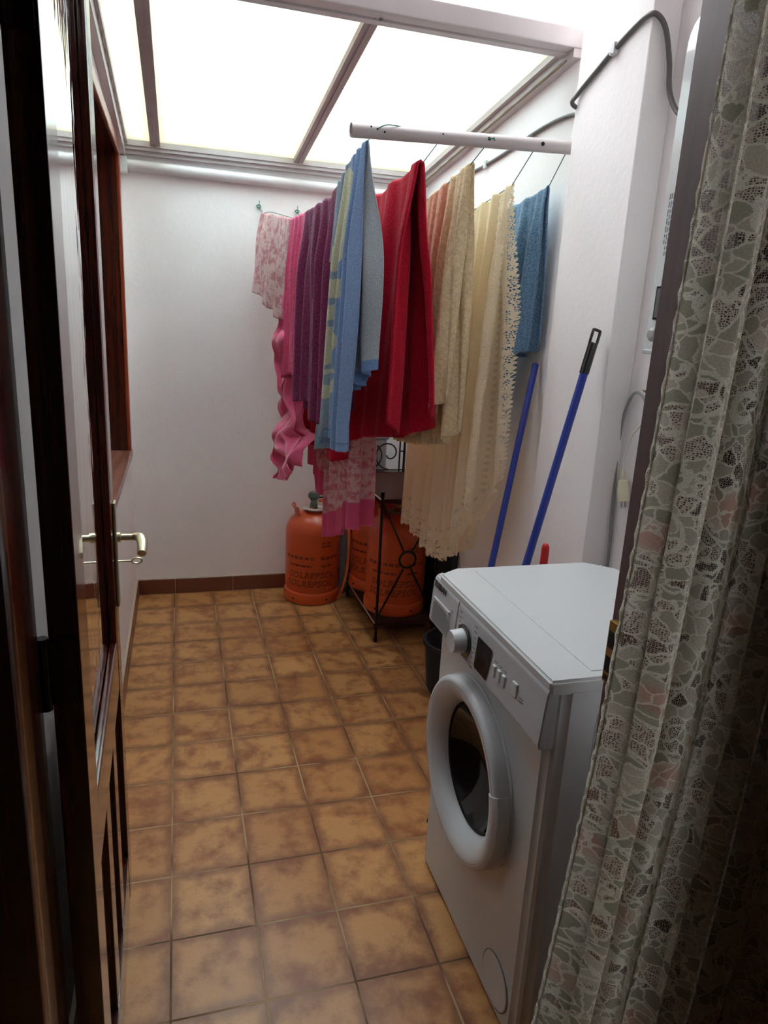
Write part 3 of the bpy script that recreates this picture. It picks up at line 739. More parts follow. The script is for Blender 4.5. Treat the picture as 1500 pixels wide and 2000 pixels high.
def floral_sheet_mat():
    m_ = cloth_mat('pink_floral_print', None, terry=.12, attr=True, dark=.94, sheer=.22)
    t_ = m_.node_tree
    # blossoms printed everywhere except on the plain pink border
    pr = next(n for n in t_.nodes if n.type == 'BSDF_PRINCIPLED'); tr_ = next(n for n in t_.nodes if n.type == 'BSDF_TRANSLUCENT')
    src = pr.inputs['Base Color'].links[0].from_socket
    uvn = t_.nodes.new('ShaderNodeUVMap'); nz = t_.nodes.new('ShaderNodeTexNoise'); nz.inputs['Scale'].default_value = 34; nz.inputs['Detail'].default_value = 5; nz.inputs['Roughness'].default_value = .7
    t_.links.new(uvn.outputs[0], nz.inputs['Vector'])
    mrp = t_.nodes.new('ShaderNodeMapRange'); mrp.inputs['From Min'].default_value = .46; mrp.inputs['From Max'].default_value = .56
    t_.links.new(nz.outputs[0], mrp.inputs['Value'])
    mx = t_.nodes.new('ShaderNodeMix'); mx.data_type = 'RGBA'; mx.blend_type = 'MULTIPLY'
    t_.links.new(src, mx.inputs[6]); mx.inputs[7].default_value = (.84, .38, .46, 1)
    at = t_.nodes.new('ShaderNodeAttribute'); at.attribute_name = 'Col'
    sp_ = t_.nodes.new('ShaderNodeSeparateColor'); t_.links.new(at.outputs['Color'], sp_.inputs[0])
    gt = t_.nodes.new('ShaderNodeMath'); gt.operation = 'GREATER_THAN'; gt.inputs[1].default_value = .3; t_.links.new(sp_.outputs[1], gt.inputs[0])
    m2 = t_.nodes.new('ShaderNodeMath'); m2.operation = 'MULTIPLY'; t_.links.new(mrp.outputs[0], m2.inputs[0]); t_.links.new(gt.outputs[0], m2.inputs[1])
    t_.links.new(m2.outputs[0], mx.inputs[0])
    t_.links.new(mx.outputs[2], pr.inputs['Base Color']); t_.links.new(mx.outputs[2], tr_.inputs['Color'])
    return m_
drape('bed_sheet', 'long pink floral sheet with plain pink border hanging below the red blanket', 'sheet', floral_sheet_mat(), 2, -.80, -.14,
      tab((0, 1.25), (.2, 1.26), (.22, 1.29), (.40, 1.33), (.55, 1.36), (.60, 1.365), (.61, 1.20), (.72, 1.18), (.73, 1.10), (1, 1.05)), tab((0, 1.24), (.6, 1.2), (1, 1.05)), spw=.016, spe=.012, k=6.2, amp=.018, ph=2.2, colf=sheetcol, nu=240, nv=200, thick=.002, lift=.003, amp0=.3)
# 3: peach bedspread
def peach(s, v, g, d, L):
    return rgb(240, 220, 178) if (g > 0 or s < .24) else mixc(rgb(226, 174, 144), rgb(232, 186, 150), sstep(.2, .9, s))
M_peach = cloth_mat('quilted_peach', None, terry=.8, scale=90, attr=True, dark=.80, sheer=.2, weave=9)
drape('bedspread', 'peach and cream bedspread between the red blanket and the lace tablecloth', 'bedspread', M_peach, 3, -1.20, -.72,
      tab((0, .74), (.15, .78), (.25, .83), (.5, .86), (1, .86)), tab((0, .85), (.15, .89), (1, .88)), spw=.034, spe=.010, k=6.5, amp=.017, curle=.006, cw=.14, ph=1.2, colf=peach, nu=260, nv=120, thick=.003, amp0=.35)
# 4: cream tablecloth with lace edging
M_cream = lace_cloth('cream_cotton_with_lace', rgb(255, 240, 212), band=.085)
drape('lace_tablecloth', 'cream tablecloth with a wide scalloped lace border hanging almost to the washing machine', 'tablecloth', M_cream, 4, -1.19, -.60,
      tab((0, 1.03), (.08, 1.15), (.20, 1.28), (.38, 1.33), (.6, 1.31), (.8, 1.27), (1, 1.24)), tab((0, .98), (.07, 1.06), (.2, 1.26), (.4, 1.3), (1, 1.24)),
      spw=.040, spe=.028, k=6.4, amp=.020, curle=.055, cw=.17, ph=4.0, nu=300, nv=240, thick=0, edge=True, amp0=.38)
# 5: blue towel by the wall
M_blue2 = cloth_mat('dusty_blue_terry', rgb(120, 158, 192), terry=1.0, scale=190, dark=.55)
drape('small_towel', 'dusty blue terry towel hanging nearest the right wall', 'towel', M_blue2, 5, -1.215, -.85,
      tab((0, .52), (.2, .54), (.3, .70), (.5, .80), (1, .82)), tab((0, .52), (1, .56)), spw=.024, spe=.008, k=3.6, amp=.016, ph=2.8, curle=.0, nu=190, nv=100, thick=.005)

# ---------------------------------------------------------------- gas cylinders
def letters(rows, R, zc, a0, outline=.0008, size=.05, shear=.15):
    bm = bmesh.new()
    for (txt, z, sz, ol, a) in rows:
        def wrap(c, z=z, a=a):
            ang = a+c.x/R
            r = R+.0008+c.z*.5
            return Vector((r*math.sin(ang), -r*math.cos(ang), z+c.y))
        src = text_bm(txt, sz, outline=ol, shear=shear if ol else 0, extrude=.0004, bold=0 if ol else .0008, space=1.12)
        bmesh.ops.subdivide_edges(src, edges=[e for e in src.edges if e.calc_length() > .012], cuts=2)
        merge(bm, src, fn=wrap)
    return bm
def make_cylinder(label):
    t = thing('gas_cylinder', label, 'gas cylinder', (0, 0, 0), 'orange butane cylinders')
    R = .143
    prof = [(.0, .055), (R-.01, .055), (R-.004, .07), (R-.001, .09), (R, .12), (R, .232), (R+.0015, .236), (R+.0015, .242), (R, .246), (R, .375), (R-.006, .405), (R-.022, .436), (R-.052, .462), (.055, .478), (.035, .484), (0, .486)]
    tank = link('tank', shape(Lt(prof, seg=72)), M_orange, t)
    bp = [(R-.012, .004), (R-.004, .0), (R+.003, .004), (R+.006, .012), (R+.006, .050), (R+.002, .060), (R-.006, .064), (R-.012, .058), (R-.012, .004)]
    fr_ = link('foot_ring', shape(Lt(bp, seg=72)), M_orange, t)
    for a in (-.62, .62, 2.3, -2.3):
        hb = bmesh.new(); M = Matrix.Rotation(a, 4, 'Z')
        src = bmesh.new(); tube(src, [(0, -R-.0068, .030), (0, -R+.01, .030)], .0055, seg=12); merge(hb, src, M)
        absorb(fr_, link('vent_hole', hb, M_hole, fr_))
    # carrying handles: two folded strips either side of the valve
    for sgn in (-1, 1):
        cb = bmesh.new()
        a0 = PI/2*(1-sgn)-.55+ .25; a1 = a0+1.1
        pts = []
        secs = [(.092, .455), (.101, .505), (.108, .513), (.114, .511), (.1145, .507), (.108, .507), (.104, .503), (.096, .455)]
        lathe(cb, [(r_, h_) for r_, h_ in secs], seg=20, a0=a0, a1=a1)
        link('carrying_handle', cb, M_orange, t)
    link('valve', shape(Lt([(.0, .480), (.022, .480), (.022, .500), (.017, .504), (.017, .520), (.0, .520)], seg=24)), M_brass, t)
    link('neck_label', shape(Lt([(.030, .4865), (.052, .4822), (.052, .4832), (.030, .4875)], seg=32)), plain('white_red_label', rgb(214, 196, 190), .6), t)
    rows = [('SOLREPSOL', .150, .046, .0011, .05), ('SOLREPSOL', .104, .046, .0011, -.05), ('SOLREPSOL', .150, .046, .0011, 2.2), ('OLREPSOL', .104, .046, .0011, 2.2)]
    absorb(tank, link('outline_lettering', letters(rows, R, 0, 0), M_ink, t))
    rows = [('55 20 30 35 40 22', .252, .020, 0, -.45), ('25 26 27 28', .252, .020, 0, .75), ('1998 2003 2008 2012', .212, .013, 0, -.4), ('1989 1995', .212, .013, 0, .6), ('12,5', .425, .018, 0, .62), ('UN 1011', .335, .014, 0, .6), ('BUTANO', .318, .012, 0, .6)]
    sb = letters([q for q in rows if q[1] < .4], R, 0, 0)
    absorb(tank, link('stamped_marks', sb, M_ink, t))
    return t
cyl = make_cylinder('orange gas cylinder on the floor by the back wall with the grey regulator on top')
def place(t, x, y, z, rot): t.location = (x, y, z); t.rotation_euler = (0, 0, rot)
c2 = copy_tree(cyl); c2['label'] = 'orange gas cylinder on the low shelf behind the ring and crossed bars of the rack'
c3 = copy_tree(cyl); c3['label'] = 'orange gas cylinder squeezed between the other two, half hidden behind the one on the rack'
place(cyl, .712, .052, 0, -.25); place(c2, 1.040, -.385, .1005, -.32); place(c3, 1.035, -.083, .1005, -.6)
# regulator and hose on the first cylinder
rg = thing('gas_regulator', 'dark grey gas regulator clipped on top of the free-standing orange cylinder, with its orange hose', 'regulator', (.712, .052, .500))
link('regulator_body', shape(Lt([(.0, .500), (.020, .500), (.020, .515), (.016, .52), (.016, .535), (.024, .545), (.031, .552), (.031, .566), (.022, .578), (.0, .582)], c=(.712, .052, .0), seg=28),
    B(.712-.012, .712+.012, .02, .052, .520, .546, bev=.003)), M_regul, rg)
link('collar_plate', shape(Lt([(.018, .4905), (.046, .4885), (.060, .4935), (.062, .4965), (.046, .4925), (.018, .4945)], c=(.716, .04, .0), seg=36)), plain('grey_white_plate', rgb(196, 186, 182), .5), rg)
link('lever', shape(B(.728, .768, .035, .047, .548, .556, bev=.002)), M_black, rg)
link('hose', shape(T(smoothpath([(.735, .035, .535), (.80, .0, .55), (.86, -.03, .50), (.872, -.09, .40), (.872, -.105, .30), (.868, -.10, .20), (.853, -.09, .10), (.835, -.06, .03), (.838, .0, .012), (.842, .03, .010)], 8), .0075, seg=12)), M_orange_hose, rg)

# ---------------------------------------------------------------- black iron rack
rk = thing('iron_rack', 'black wrought iron rack with brown shelves, rings and scrolls holding two gas cylinders', 'rack', (1.04, -.28, 0))
rx0, rx1, ry0, ry1 = .905, 1.182, -.557, .02
for (x, y, zt) in ((rx0, ry0, .722), (rx1, ry0, 1.30), (rx0, ry1, 1.30), (rx1, ry1, 1.30)):
    link('leg', shape(T([(x, y, 0), (x, y, .012), (x, y, .03), (x, y, zt-.03), (x, y, zt-.022), (x, y, zt)], lambda t: .0088 if t < .3 else (.0068 if t < .65 else .0095), seg=12)), M_iron, rk)
def brace(y, zr=.395):
    cx_ = (rx0+rx1)/2-.004; Rr = .039; bm = bmesh.new()
    tube(bm, [(cx_+Rr*math.cos(a), y, zr+.004+Rr*math.sin(a)) for a in [2*PI*i/32 for i in range(32)]], .0055, seg=8, closed=True)
    for sx_ in (-1, 1):
        for sz_ in (-1, 1):
            xe = rx0 if sx_ < 0 else rx1; ze = .675 if sz_ > 0 else .115
            tube(bm, [(cx_+sx_*.018, y, zr+sz_*.040), (xe, y, ze)], .0048, seg=8)
    return bm
link('ring_brace', brace(ry0), M_iron, rk)
for (z, zz) in ((.082, .100), (.672, .690)):
    sh = link('shelf', shape(B(rx0-.012, rx1+.012, ry0-.012, ry1+.012, zz-.006, zz, bev=.002), B(rx0-.012, rx1+.012, ry0-.012, ry0-.006, z, zz), B(rx0-.012, rx0-.006, ry0-.012, ry1+.012, z, zz), B(rx1+.006, rx1+.012, ry0-.012, ry1+.012, z, zz)), M_shelf, rk, smooth=False)
    link('shelf_trim', shape(T([(rx0-.013, ry0-.013, zz), (rx0-.013, ry1+.013, zz)], .0035, seg=8)), plain('bright_worn_edge', rgb(190, 160, 140), .35, .3), sh)
def scroll(P, rmax, turns, a_end, sgn, r=.004, start=.0):
    """flat spiral in plane P(u,v)->xyz"""
    pts = []
    N = 48
    for i in range(N+1):
        t = i/N; a = a_end+sgn*turns*2*PI*(1-t); rr = lerp(.012, rmax, t**.9)
        pts.append(P(rr*math.cos(a), rr*math.sin(a)))
    return T(pts, r, seg=8)
cb = bmesh.new()
# back panel between the two rear posts
scroll(lambda u, v: (rx1-.085+u*1.0, ry1, .785+v), .082, 1.15, -PI/2, -1)(cb)
scroll(lambda u, v: (rx0+.085-u*1.0, ry1, .785+v), .082, 1.15, -PI/2, -1)(cb)
tube(cb, [(rx0, ry1, .700), (rx1, ry1, .700)], .004, seg=8); tube(cb, [(rx1-.025, ry1, .69), (rx1-.025, ry1, 1.28)], .0045, seg=8)
tube(cb, [(rx1-.025, ry1, .80), (rx1, ry1, .80)], .004, seg=8)
tube(cb, [(rx0, ry1, 1.28), (rx1, ry1, 1.28)], .004, seg=8)
link('back_scroll', cb, M_iron, rk)
cb = bmesh.new()
scroll(lambda u, v: (rx1, -.28+u, .74+v), .115, 1.1, PI*.9, 1)(cb)
tube(cb, [(rx1, ry0, .705), (rx1, ry1, .705)], .004, seg=8); tube(cb, [(rx1, -.12, .70), (rx1, -.12, 1.28)], .0035, seg=8)
tube(cb, [(rx1, ry0, 1.28), (rx1, ry1, 1.28)], .004, seg=8)
link('side_scroll', cb, M_iron, rk)
# pale bin behind it and dark cloth beside it
bb = thing('storage_bin', 'tall grey-white plastic bin in the back corner behind the scrolls of the black rack', 'bin', (1.03, .12, 0))
link('bin_body', shape(B(.86, 1.10, .065, .188, 0, .86, bev=.015, seg=3)), M_bin, bb)
link('bin_lid', shape(B(.852, 1.108, .058, .194, .855, .878, bev=.006, seg=2)), M_bin, bb)
dk = bmesh.new()
pts = []
for i in range(33):
    t = i/32; pts.append((1.232+.012*math.sin(t*26), -.62+.42*t))
for i in range(33):
    t = 1-i/32; pts.append((1.256+.008*math.sin(t*21+1), -.62+.42*t))
prism(dk, pts, 'z', .01, .50)
tag(link('folded_board', dk, M_dark), 'dark pleated cover standing between the iron rack and the right wall', 'cover')

# ---------------------------------------------------------------- brooms and things behind the washing machine
def handle(name, label, top, foot, grip=True, cat='broom'):
    top, foot = Vector(top), Vector(foot); d = (top-foot).normalized()
    t = thing(name, label, cat, tuple(foot), 'long blue handles leaning behind the washing machine')
    link('handle', shape(T([foot+d*.03, top-d*(.10 if grip else 0)], .0115, seg=18)), M_blue, t)
    if grip:
        s_ = d.cross(Vector((0, 1, 0))).normalized(); fwd = d.cross(s_).normalized()
        g0 = top-d*.125
        gb_ = bmesh.new()
        tube(gb_, [g0, g0+d*.004, g0+d*.085], .0135, seg=18)
        M = Matrix(((s_.x, fwd.x, d.x, 0), (s_.y, fwd.y, d.y, 0), (s_.z, fwd.z, d.z, 0), (0, 0, 0, 1)))
        loop = []
        for i in range(40):
            a = 2*PI*i/40; r_ = .0115
            ux = max(-1, min(1, 1.35*math.cos(a)))*r_; uz = max(-1, min(1, 1.35*math.sin(a)))*.019
            loop.append(top-d*.022+s_*ux+d*uz)
        tube(gb_, loop, .0042, seg=8, closed=True)
        link('grip', gb_, M_black, t)
    hd = bmesh.new()
    box(hd, foot.x-.06, foot.x+.06, foot.y-.02, foot.y+.02, .035, .065, bev=.008)
    link('brush_block', hd, M_blue, t)
    br = bmesh.new()
    prism(br, [(foot.x-.055, .036), (foot.x+.055, .036), (foot.x+.068, 0), (foot.x-.068, 0)], 'y', foot.y-.022, foot.y+.022)
    link('bristles', br, M_dark, t, smooth=False)
    return t
handle('broom', 'blue-handled broom with black hanging grip leaning on the pillar', (1.158, -1.695, 1.452), (.800, -1.80, .035))
handle('broom', 'blue handle behind the lace tablecloth, left of the broom with the black grip', (1.245, -1.20, 1.33), (.90, -1.53, .035), grip=False)
rd = bmesh.new()
tube(rd, smoothpath([(1.13, -1.60, .10), (1.13, -1.60, .50), (1.131, -1.60, .70), (1.132, -1.60, .765), (1.132, -1.60, .79), (1.132, -1.60, .805)], 4), lambda t: .0125 if t < .75 else max(.003, .0125*math.sqrt(max(0, 1-((t-.75)/.25)**2))), seg=16)
box(rd, 1.03, 1.18, -1.625, -1.60, .0, .12, bev=.006)
tag(link('dustpan', rd, M_red), 'red plastic handle tip poking up behind the washing machine', 'dustpan')
bk = bmesh.new()
lathe(bk, [(.0, 0), (.095, 0), (.105, .02), (.120, .19), (.126, .205), (.130, .21), (.130, .225), (.118, .225), (.112, .19), (.10, .03), (0, .02)], c=(1.095, -1.05, 0), seg=40)
tag(link('bucket', bk, M_dark), 'dark bucket on the floor behind the washing machine', 'bucket')

# ---------------------------------------------------------------- washing machine (front faces left)
X0, X1, Y0, Y1 = .672, 1.125, -2.482, -1.905
wm = thing('washing_machine', 'white front-loading washing machine with black display, in front of the pillar', 'washing machine', ((X0+X1)/2, (Y0+Y1)/2, 0))
bd = bmesh.new()
DC = Vector((X0, -2.168, .462)); DR = .211
out = [(X0, Y0+.02), (X0+.02, Y0), (X1-.02, Y0), (X1, Y0+.02), (X1, Y1-.06), (X1-.05, Y1), (X0+.02, Y1), (X0, Y1-.02)]
prism(bd, out, 'z', .012, .822)
bmesh.ops.bevel(bd, geom=[e for e in bd.edges if abs((e.verts[0].co-e.verts[1].co).z) > .5], offset=.01, segments=3, affect='EDGES')
def bored(bm, cutter):
    """the mesh bm with the solid cutter taken out of it"""
    a = bpy.data.objects.new('a', bpy.data.meshes.new('a')); b = bpy.data.objects.new('b', bpy.data.meshes.new('b'))
    bm.to_mesh(a.data); cutter.to_mesh(b.data); bm.free(); cutter.free()
    COL.objects.link(a); COL.objects.link(b)
    md = a.modifiers.new('bore', 'BOOLEAN'); md.operation = 'DIFFERENCE'; md.object = b; md.solver = 'EXACT'
    me = bpy.data.meshes.new_from_object(a.evaluated_get(bpy.context.evaluated_depsgraph_get()))
    r_ = bmesh.new(); r_.from_mesh(me)
    for q in (a, b): bpy.data.objects.remove(q)
    return r_
cut = shape(lambda b_: lathe(b_, [(0, .05), (DR-.056, .05), (DR-.056, -.09), (0, -.09)], c=DC, axis='x', seg=64))
link('cabinet', bored(bd, cut), M_white_metal, wm)
link('side_panel', shape(B(X0+.085, X1-.03, Y0-.0012, Y0+.003, .06, .775, bev=.0011, seg=1)), M_white_metal, wm)
tp = bmesh.new()
out2 = [(X0-.018, Y0-.004), (X1-.0, Y0-.004), (X1+.01, Y0+.02), (X1+.01, Y1-.055), (X1-.05, Y1+.004), (X0+.035, Y1+.004), (X0-.018, Y1-.030)]
prism(tp, out2, 'z', .820, .850)
bmesh.ops.bevel(tp, geom=list(tp.edges), offset=.005, segments=3, affect='EDGES')
link('worktop', tp, M_white_metal, wm)
link('top_inset', shape(B(X0+.075, X1-.02, Y0+.02, Y1-.03, .8495, .8515, bev=.0008, seg=1)), M_white_metal, wm)
for x in (X0+.05, X1-.05):
    for y in (Y0+.05, Y1-.05): link('foot', shape(Lt([(0, 0), (.018, 0), (.018, .008), (.01, .013), (0, .013)], c=(x, y, 0), seg=16)), M_dark, wm)
# control panel: wedge leaning back, top edge proud of the front
def PX(z): return lerp(X0-.030, X0-.020, (z-.705)/(.838-.705))
def panel(y0, y1, extra=0): 
    def f(bm):
        prism(bm, [(X0+.002, .714), (PX(.722)+.006, .714), (PX(.722), .722), (PX(.828)-extra, .826), (PX(.838)+.006, .838), (X0+.002, .842)], 'y', y0, y1)
        bmesh.ops.bevel(bm, geom=[e for e in bm.edges], offset=.0025, segments=2, affect='EDGES')
    return f
YS = -2.070
cpn = link('control_panel', shape(panel(Y0-.003, YS-.001)), M_panelwhite, wm)
dr = link('detergent_drawer', shape(panel(YS+.001, Y1+.001)), M_panelwhite, wm)
def onp(y, z, h=0): return (PX(z)-h, y, z)
gd = bmesh.new()
pts = [(-1.925, .785), (-2.030, .765), (-2.045, .732), (-1.925, .727)]
A = [gd.verts.new(onp(y, z, .0022)) for y, z in pts]; gd.faces.new(A)
bmesh.ops.solidify(gd, geom=list(gd.faces), thickness=.002)
link('finger_recess', gd, plain('recess_grey', rgb(176, 178, 182), .5), dr, smooth=False)
link('recess_shadow_lip', shape(lambda bm: prism(bm, [(PX(.784)-.0045, .788), (PX(.784)-.0045, .781), (PX(.784)+.004, .781), (PX(.784)+.004, .788)], 'y', -2.03, -1.925)), M_panelwhite, dr, smooth=False)
def ptext(txt, y, z, sz, mat, name='lettering', rot=0, parent=wm, bold=.0004):
    src = text_bm(txt, sz, extrude=.0003, bold=bold); bm = bmesh.new()
    merge(bm, src, fn=lambda c: Vector(onp(y-c.x, z+c.y, .0010+c.z)))
    return link(name, bm, mat, parent, smooth=False)
absorb(dr, ptext('TEGRAN', -1.952, .813, .021, M_black, parent=dr, bold=.0008))
# dial
dc = (PX(.755), -2.128, .762)
di = thing('dial', '', '', (dc[0], dc[1], dc[2])); di.parent = wm; di.location = Vector(dc)-W[wm.name]; del di['label']; del di['category']
link('dial_surround', shape(Lt([(0, .0), (.037, .0), (.037, .003), (.033, .0045), (0, .0045)], c=dc, axis='x', seg=40)), M_black, di)
kn = bmesh.new(); lathe(kn, [(0.0275, .004), (.0275, .008), (.0255, .030), (.0235, .033), (.018, .0325), (0, .030)], c=dc, axis='x', seg=60)
link('knob', kn, M_white_matte, di)
disp = bmesh.new()
pts = [(-2.196, .803), (-2.262, .803), (-2.266, .799), (-2.258, .735), (-2.253, .731), (-2.197, .731), (-2.192, .735), (-2.192, .799)]
A = [disp.verts.new(onp(y, z, .0014)) for y, z in pts]; disp.faces.new(A)
bmesh.ops.solidify(disp, geom=list(disp.faces), thickness=.0016)
link('display', disp, M_black, wm, smooth=False)
for (y, z, w_, h_) in ((-2.284, .768, .013, .026), (-2.306, .768, .013, .026), (-2.328, .768, .013, .026), (-2.375, .776, .020, .030)):
    bt = bmesh.new(); box(bt, PX(z)-.0035, PX(z)+.002, y-w_/2, y+w_/2, z-h_/2, z+h_/2, bev=.0024, seg=3)
    link('button', bt, M_white_matte, wm)
pr_ = bmesh.new()
random.seed(3)
for i in range(9):
    z = .815-.0115*i; L_ = random.uniform(.010, .020)
    for (ya, yb_) in ((-2.083, -2.083-L_*(.7 if 2 < i < 7 else 1)), (-2.173-(0 if 2 < i < 7 else -.004), -2.173-L_*.7)):
        if abs(z-.762) < .03 and ya > -2.1: yb_ = max(yb_, -2.090)
        box(pr_, PX(z)-.0012, PX(z)+.001, min(ya, yb_), max(ya, yb_), z-.0012, z+.0012)
for (y, z, l_) in ((-2.284, .789, .012), (-2.306, .789, .014), (-2.328, .789, .012), (-2.402, .772, .016), (-2.404, .766, .012), (-2.04, .795, .014)):
    box(pr_, PX(z)-.0012, PX(z)+.001, y-l_/2, y+l_/2, z-.001, z+.001)
absorb(cpn, link('printed_marks', pr_, M_print, wm, smooth=False))
# round door
dthing = thing('door', '', '', tuple(DC)); dthing.parent = wm; dthing.location = DC-W[wm.name]; del dthing['label']; del dthing['category']
ring = [(DR+.004, -.004), (DR+.004, .003), (DR-.001, .005), (DR, .026), (DR-.0015, .032), (DR-.006, .0365), (DR-.012, .0385), (DR-.022, .0385), (DR-.036, .034), (DR-.050, .024), (DR-.060, .010), (DR-.065, -.002), (DR-.068, -.02)]
link('door_ring', shape(Lt(ring, c=DC, axis='x', seg=96)), M_white_matte, dthing)
link('seam', shape(Lt([(DR-.0150, .0380), (DR-.0143, .0391), (DR-.0135, .0380)], c=DC, axis='x', seg=96)), M_print, dthing)
link('gasket', shape(Lt([(DR-.0645, -.002), (DR-.068, .000), (DR-.074, -.006), (DR-.078, -.02)], c=DC, axis='x', seg=72)), M_hole, dthing)
link('glass', shape(Lt([(DR-.073, -.004), (DR-.080, -.012), (DR-.100, -.030), (DR-.130, -.050), (.04, -.060), (.0, -.061)], c=DC, axis='x', seg=72)), M_port, dthing)
ha = bmesh.new()
hp_ = [(DR-.044, .029), (DR-.036, .036), (DR-.020, .0415), (DR-.006, .0400), (DR+.0020, .034), (DR+.0025, .010), (DR-.044, .010), (DR-.044, .029)]
lathe(ha, hp_, c=DC, axis='x', seg=24, a0=PI-.38+.05, a1=PI+.70)
bmesh.ops.holes_fill(ha, edges=list(ha.edges))
link('handle', ha, M_white_matte, dthing)
# filter cover
FC = Vector((X0, -2.382, .082))
fv = bmesh.new(); lathe(fv, [(.058, -.002), (.058, .002), (.056, .0035), (.053, .0028), (0, .0028)], c=FC, axis='x', seg=56)
fcv = link('filter_cover', fv, M_white_metal, wm)
link('cover_seam', shape(Lt([(.0585, -.001), (.0590, .0022), (.0602, .0022), (.0602, -.001)], c=FC, axis='x', seg=56)), M_print, fcv)

# ---------------------------------------------------------------- water heater on the right wall
HX, HY0, HY1, HZ0, HZ1 = 1.085, -2.38, -2.002, 1.405, 2.115
wh = thing('water_heater', 'white gas water heater on the right wall, mostly hidden by the door frame', 'water heater', ((HX+XR)/2, (HY0+HY1)/2, HZ0))
hb = bmesh.new(); pr2 = []
for i in range(9):
    a = PI/2*i/8; pr2.append((HX+.045-.045*math.cos(PI/2-a), HZ1-.075+.075*math.sin(PI/2-a) if False else HZ1))
prf = [(XR-.005, HZ0), (HX+.004, HZ0), (HX, HZ0+.004)]+[(HX+.07*(1-math.cos(a)), HZ1-.10+.10*math.sin(a)) for a in [PI/2*i/8 for i in range(9)]]+[(XR-.005, HZ1)]
prism(hb, prf, 'y', HY0, HY1)
bmesh.ops.bevel(hb, geom=[e for e in hb.edges if abs(e.verts[0].co.y-e.verts[1].co.y) < 1e-5], offset=.012, segments=3, affect='EDGES')
casing = link('casing', hb, plain('heater_enamel', rgb(222, 226, 226), .15, 0, .5, coat=.6, var=.01), wh)
link('inspection_window', shape(B(HX-.002, HX+.002, HY1-.085, HY1-.028, 1.475, 1.548, bev=.001, seg=1)), M_black, wh)
link('window_glass', shape(B(HX-.0035, HX-.001, HY1-.080, HY1-.034, 1.480, 1.543)), M_steel, wh, smooth=False)
link('control_knob', shape(Lt([(0.016, 0), (.015, .014), (.010, .020), (0, .021)], c=(HX, HY1-.052, 1.442), axis='x', seg=28)), plain('grey_knob', rgb(170, 168, 168), .4), wh)
tb = bmesh.new(); random.seed(5)
for i in range(7):
    yy = HY1-.028-.0065*i; L_ = random.uniform(.07, .125)
    z = 1.74
    while z > 1.74-L_:
        l = random.uniform(.006, .014); box(tb, HX-.0006, HX+.001, yy-.0012, yy+.0012, z-l, z); z -= l+.004
absorb(casing, link('printed_instructions', tb, M_print, wh, smooth=False))
link('lower_flange', shape(B(HX-.003, HX+.05, HY0+.01, HY1-.01, HZ0-.006, HZ0+.004, bev=.002)), M_white_metal, wh)

# ---------------------------------------------------------------- cables on the right
cw = thing('wall_cable', 'thick grey cable clipped across the right wall and looping over the pillar to the heater', 'cable', (1.26, -.9, 2.05))
p1 = smoothpath([(XR-.006, .19, 2.04), (XR-.006, -.20, 2.055), (XR-.006, -.44, 2.078), (XR-.006, -.573, 2.082), (XR-.006, -.80, 2.095), (XR-.008, -1.05, 2.112), (XR-.008, -1.24, 2.105), (XR-.010, -1.37, 2.07),
    (XP-.012, -1.392, 2.085), (XP-.008, -1.41, 2.110), (XP-.007, -1.50, 2.145), (XP-.007, -1.575, 2.172), (XP-.007, -1.66, 2.196), (XP-.008, -1.715, 2.203), (XP+.004, -1.735, 2.198), (XP+.03, -1.738, 2.17), (XP+.05, -1.742, 2.10), (XP+.058, -1.75, 2.03), (XP+.06, -1.80, 1.97), (XP+.06, -1.90, 1.93), (XP+.06, -2.01, 1.92)], 8)
link('cable', shape(T(p1, .0065, seg=12)), M_cable, cw)
for (x, y, z) in ((XR, -.573, 2.082), (XP, -1.575, 2.172)):
    link('clip', shape(B(x-.016, x, y-.011, y+.011, z-.014, z+.016, bev=.003), T([(x-.012, y, z-.012), (x-.020, y, z-.012)], .003, seg=8)), M_white_matte, cw)
fx = thing('power_cord', 'thin grey flex hanging down the wall beside the pillar to behind the washing machine', 'cord', (1.25, -1.75, .8))
XW = XR-.008
flx = link('flex', shape(T(smoothpath([(XW, -1.742, .40), (XW, -1.742, .783), (XW, -1.730, .93), (XW, -1.718, 1.087), (XW-.002, -1.722, 1.20), (XW-.004, -1.742, 1.262), (XW-.008, -1.775, 1.290), (XW-.008, -1.815, 1.275), (XW-.01, -1.845, 1.225), (XW-.012, -1.86, 1.20)], 8), .0042, seg=10)), M_cord_grey, fx)
absorb(flx, link('strain_relief', shape(*[T([(XW-.012, -1.838-.0, 1.252-.008*i), (XW-.012, -1.8385, 1.2485-.008*i)], .0068, seg=12) for i in range(5)]), M_cord_grey, fx))
fx2 = thing('plug_lead', 'white lead with a cream plug hanging loose beside the right door post', 'plug', (1.24, -1.79, 1.02))
link('flex', shape(T(smoothpath([(XW-.01, -1.86, 1.235), (XW-.012, -1.83, 1.215), (XW-.012, -1.785, 1.165), (XW-.012, -1.768, 1.11), (XW-.012, -1.770, 1.062)], 8), .0036, seg=10)), M_cord_white, fx2)
pb = bmesh.new()
tube(pb, [(XW-.012, -1.770, 1.070), (XW-.012, -1.774, 1.045), (XW-.012, -1.776, 1.042), (XW-.012, -1.784, 1.010), (XW-.012, -1.792, .985)], lambda t: .006 if t < .3 else (.014 if t < .6 else .0175), seg=20)
link('plug_body', pb, plain('cream_plastic', rgb(214, 208, 180), .45), fx2)
for q in (-.018, -.006): link('pin', shape(T([(XW+q, -1.790, .988), (XW+q, -1.795, .968)], .0024, seg=8)), M_steel, fx2)
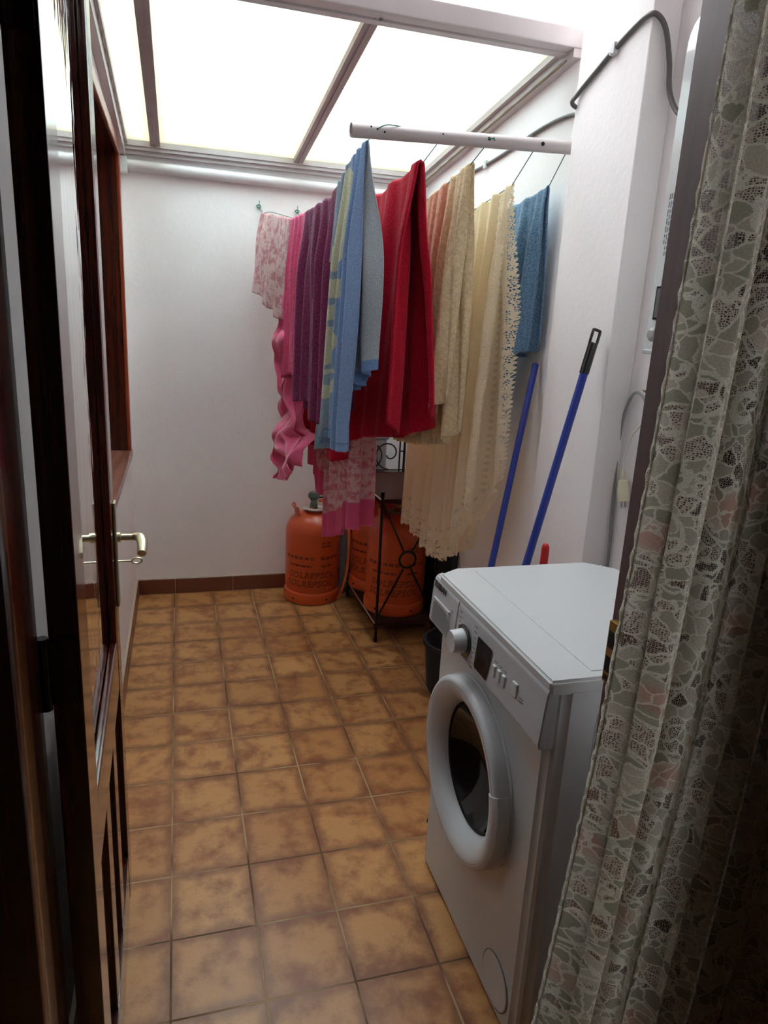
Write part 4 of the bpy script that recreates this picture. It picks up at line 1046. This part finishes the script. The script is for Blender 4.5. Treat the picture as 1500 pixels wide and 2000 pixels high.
tag(link('wall_hook', shape(lambda bm: prism(bm, [(XR, 1.302), (XR-.03, 1.300), (XR, 1.282)], 'y', -1.85, -1.815)), M_brass), 'small brass hook on the wall above the loose plug', 'hook')

# ---------------------------------------------------------------- lace curtain on the room side of the doorway
def curtain():
    bm = bmesh.new(); uvl = bm.loops.layers.uv.new('UVMap')
    NU, NV = 420, 150; ztop, zbot = 2.14, .03
    tabx = [(.03, .450), (.30, .480), (.515, .503), (.956, .540), (1.27, .552), (1.634, .563), (2.14, .574)]
    rows = []; uv = {}
    Wd = .78; cloth = 1.75
    for i in range(NU+1):
        s = i/NU; row = []
        # folds are tighter at the left edge
        phase = 2*PI*(13*s**.86)
        for j in range(NV+1):
            t = j/NV; z = lerp(ztop, zbot, t)
            xl = interp(tabx, z)
            xr = 1.28
            a = (.009+.010*t)*(1-.25*s)
            x = lerp(xl, xr, s)+.35*a*math.sin(2*phase+.5)*.8
            y = -2.795-.012*s+a*(math.sin(phase+.5*math.sin(2.1*t+3*s))+.35*math.sin(2.3*phase+1+1.2*t))+.006*noise.noise(Vector((x*6, z*2.2, 0)))
            x += .006*noise.noise(Vector((s*9, z*1.8, 4)))
            if i == 0 or i == 1: x += .0016*math.sin(z*190)
            v = bm.verts.new((x, y, z)); row.append(v); uv[v] = (s*cloth, z)
        rows.append(row)
    for a, b in zip(rows, rows[1:]):
        for j in range(NV):
            f = bm.faces.new((a[j], a[j+1], b[j+1], b[j]))
            for lp in f.loops: lp[uvl].uv = uv[lp.vert]
    return bm
cu = link('lace_curtain', curtain(), curtain_mat(), angle=180)
tag(cu, 'floral cream lace curtain hanging beside the doorway at the right', 'curtain')
rod = thing('curtain_rod', 'brass curtain rod above the doorway carrying the lace curtain', 'curtain rod', (.5, -2.795, 2.15))
link('rod', shape(T([(-.25, -2.795, 2.15), (1.33, -2.795, 2.15)], .009, seg=16)), M_brass, rod)
for x in (-.24, 1.32): link('bracket', shape(B(x-.008, x+.008, -2.80, YI, 2.142, 2.158)), M_brass, rod)
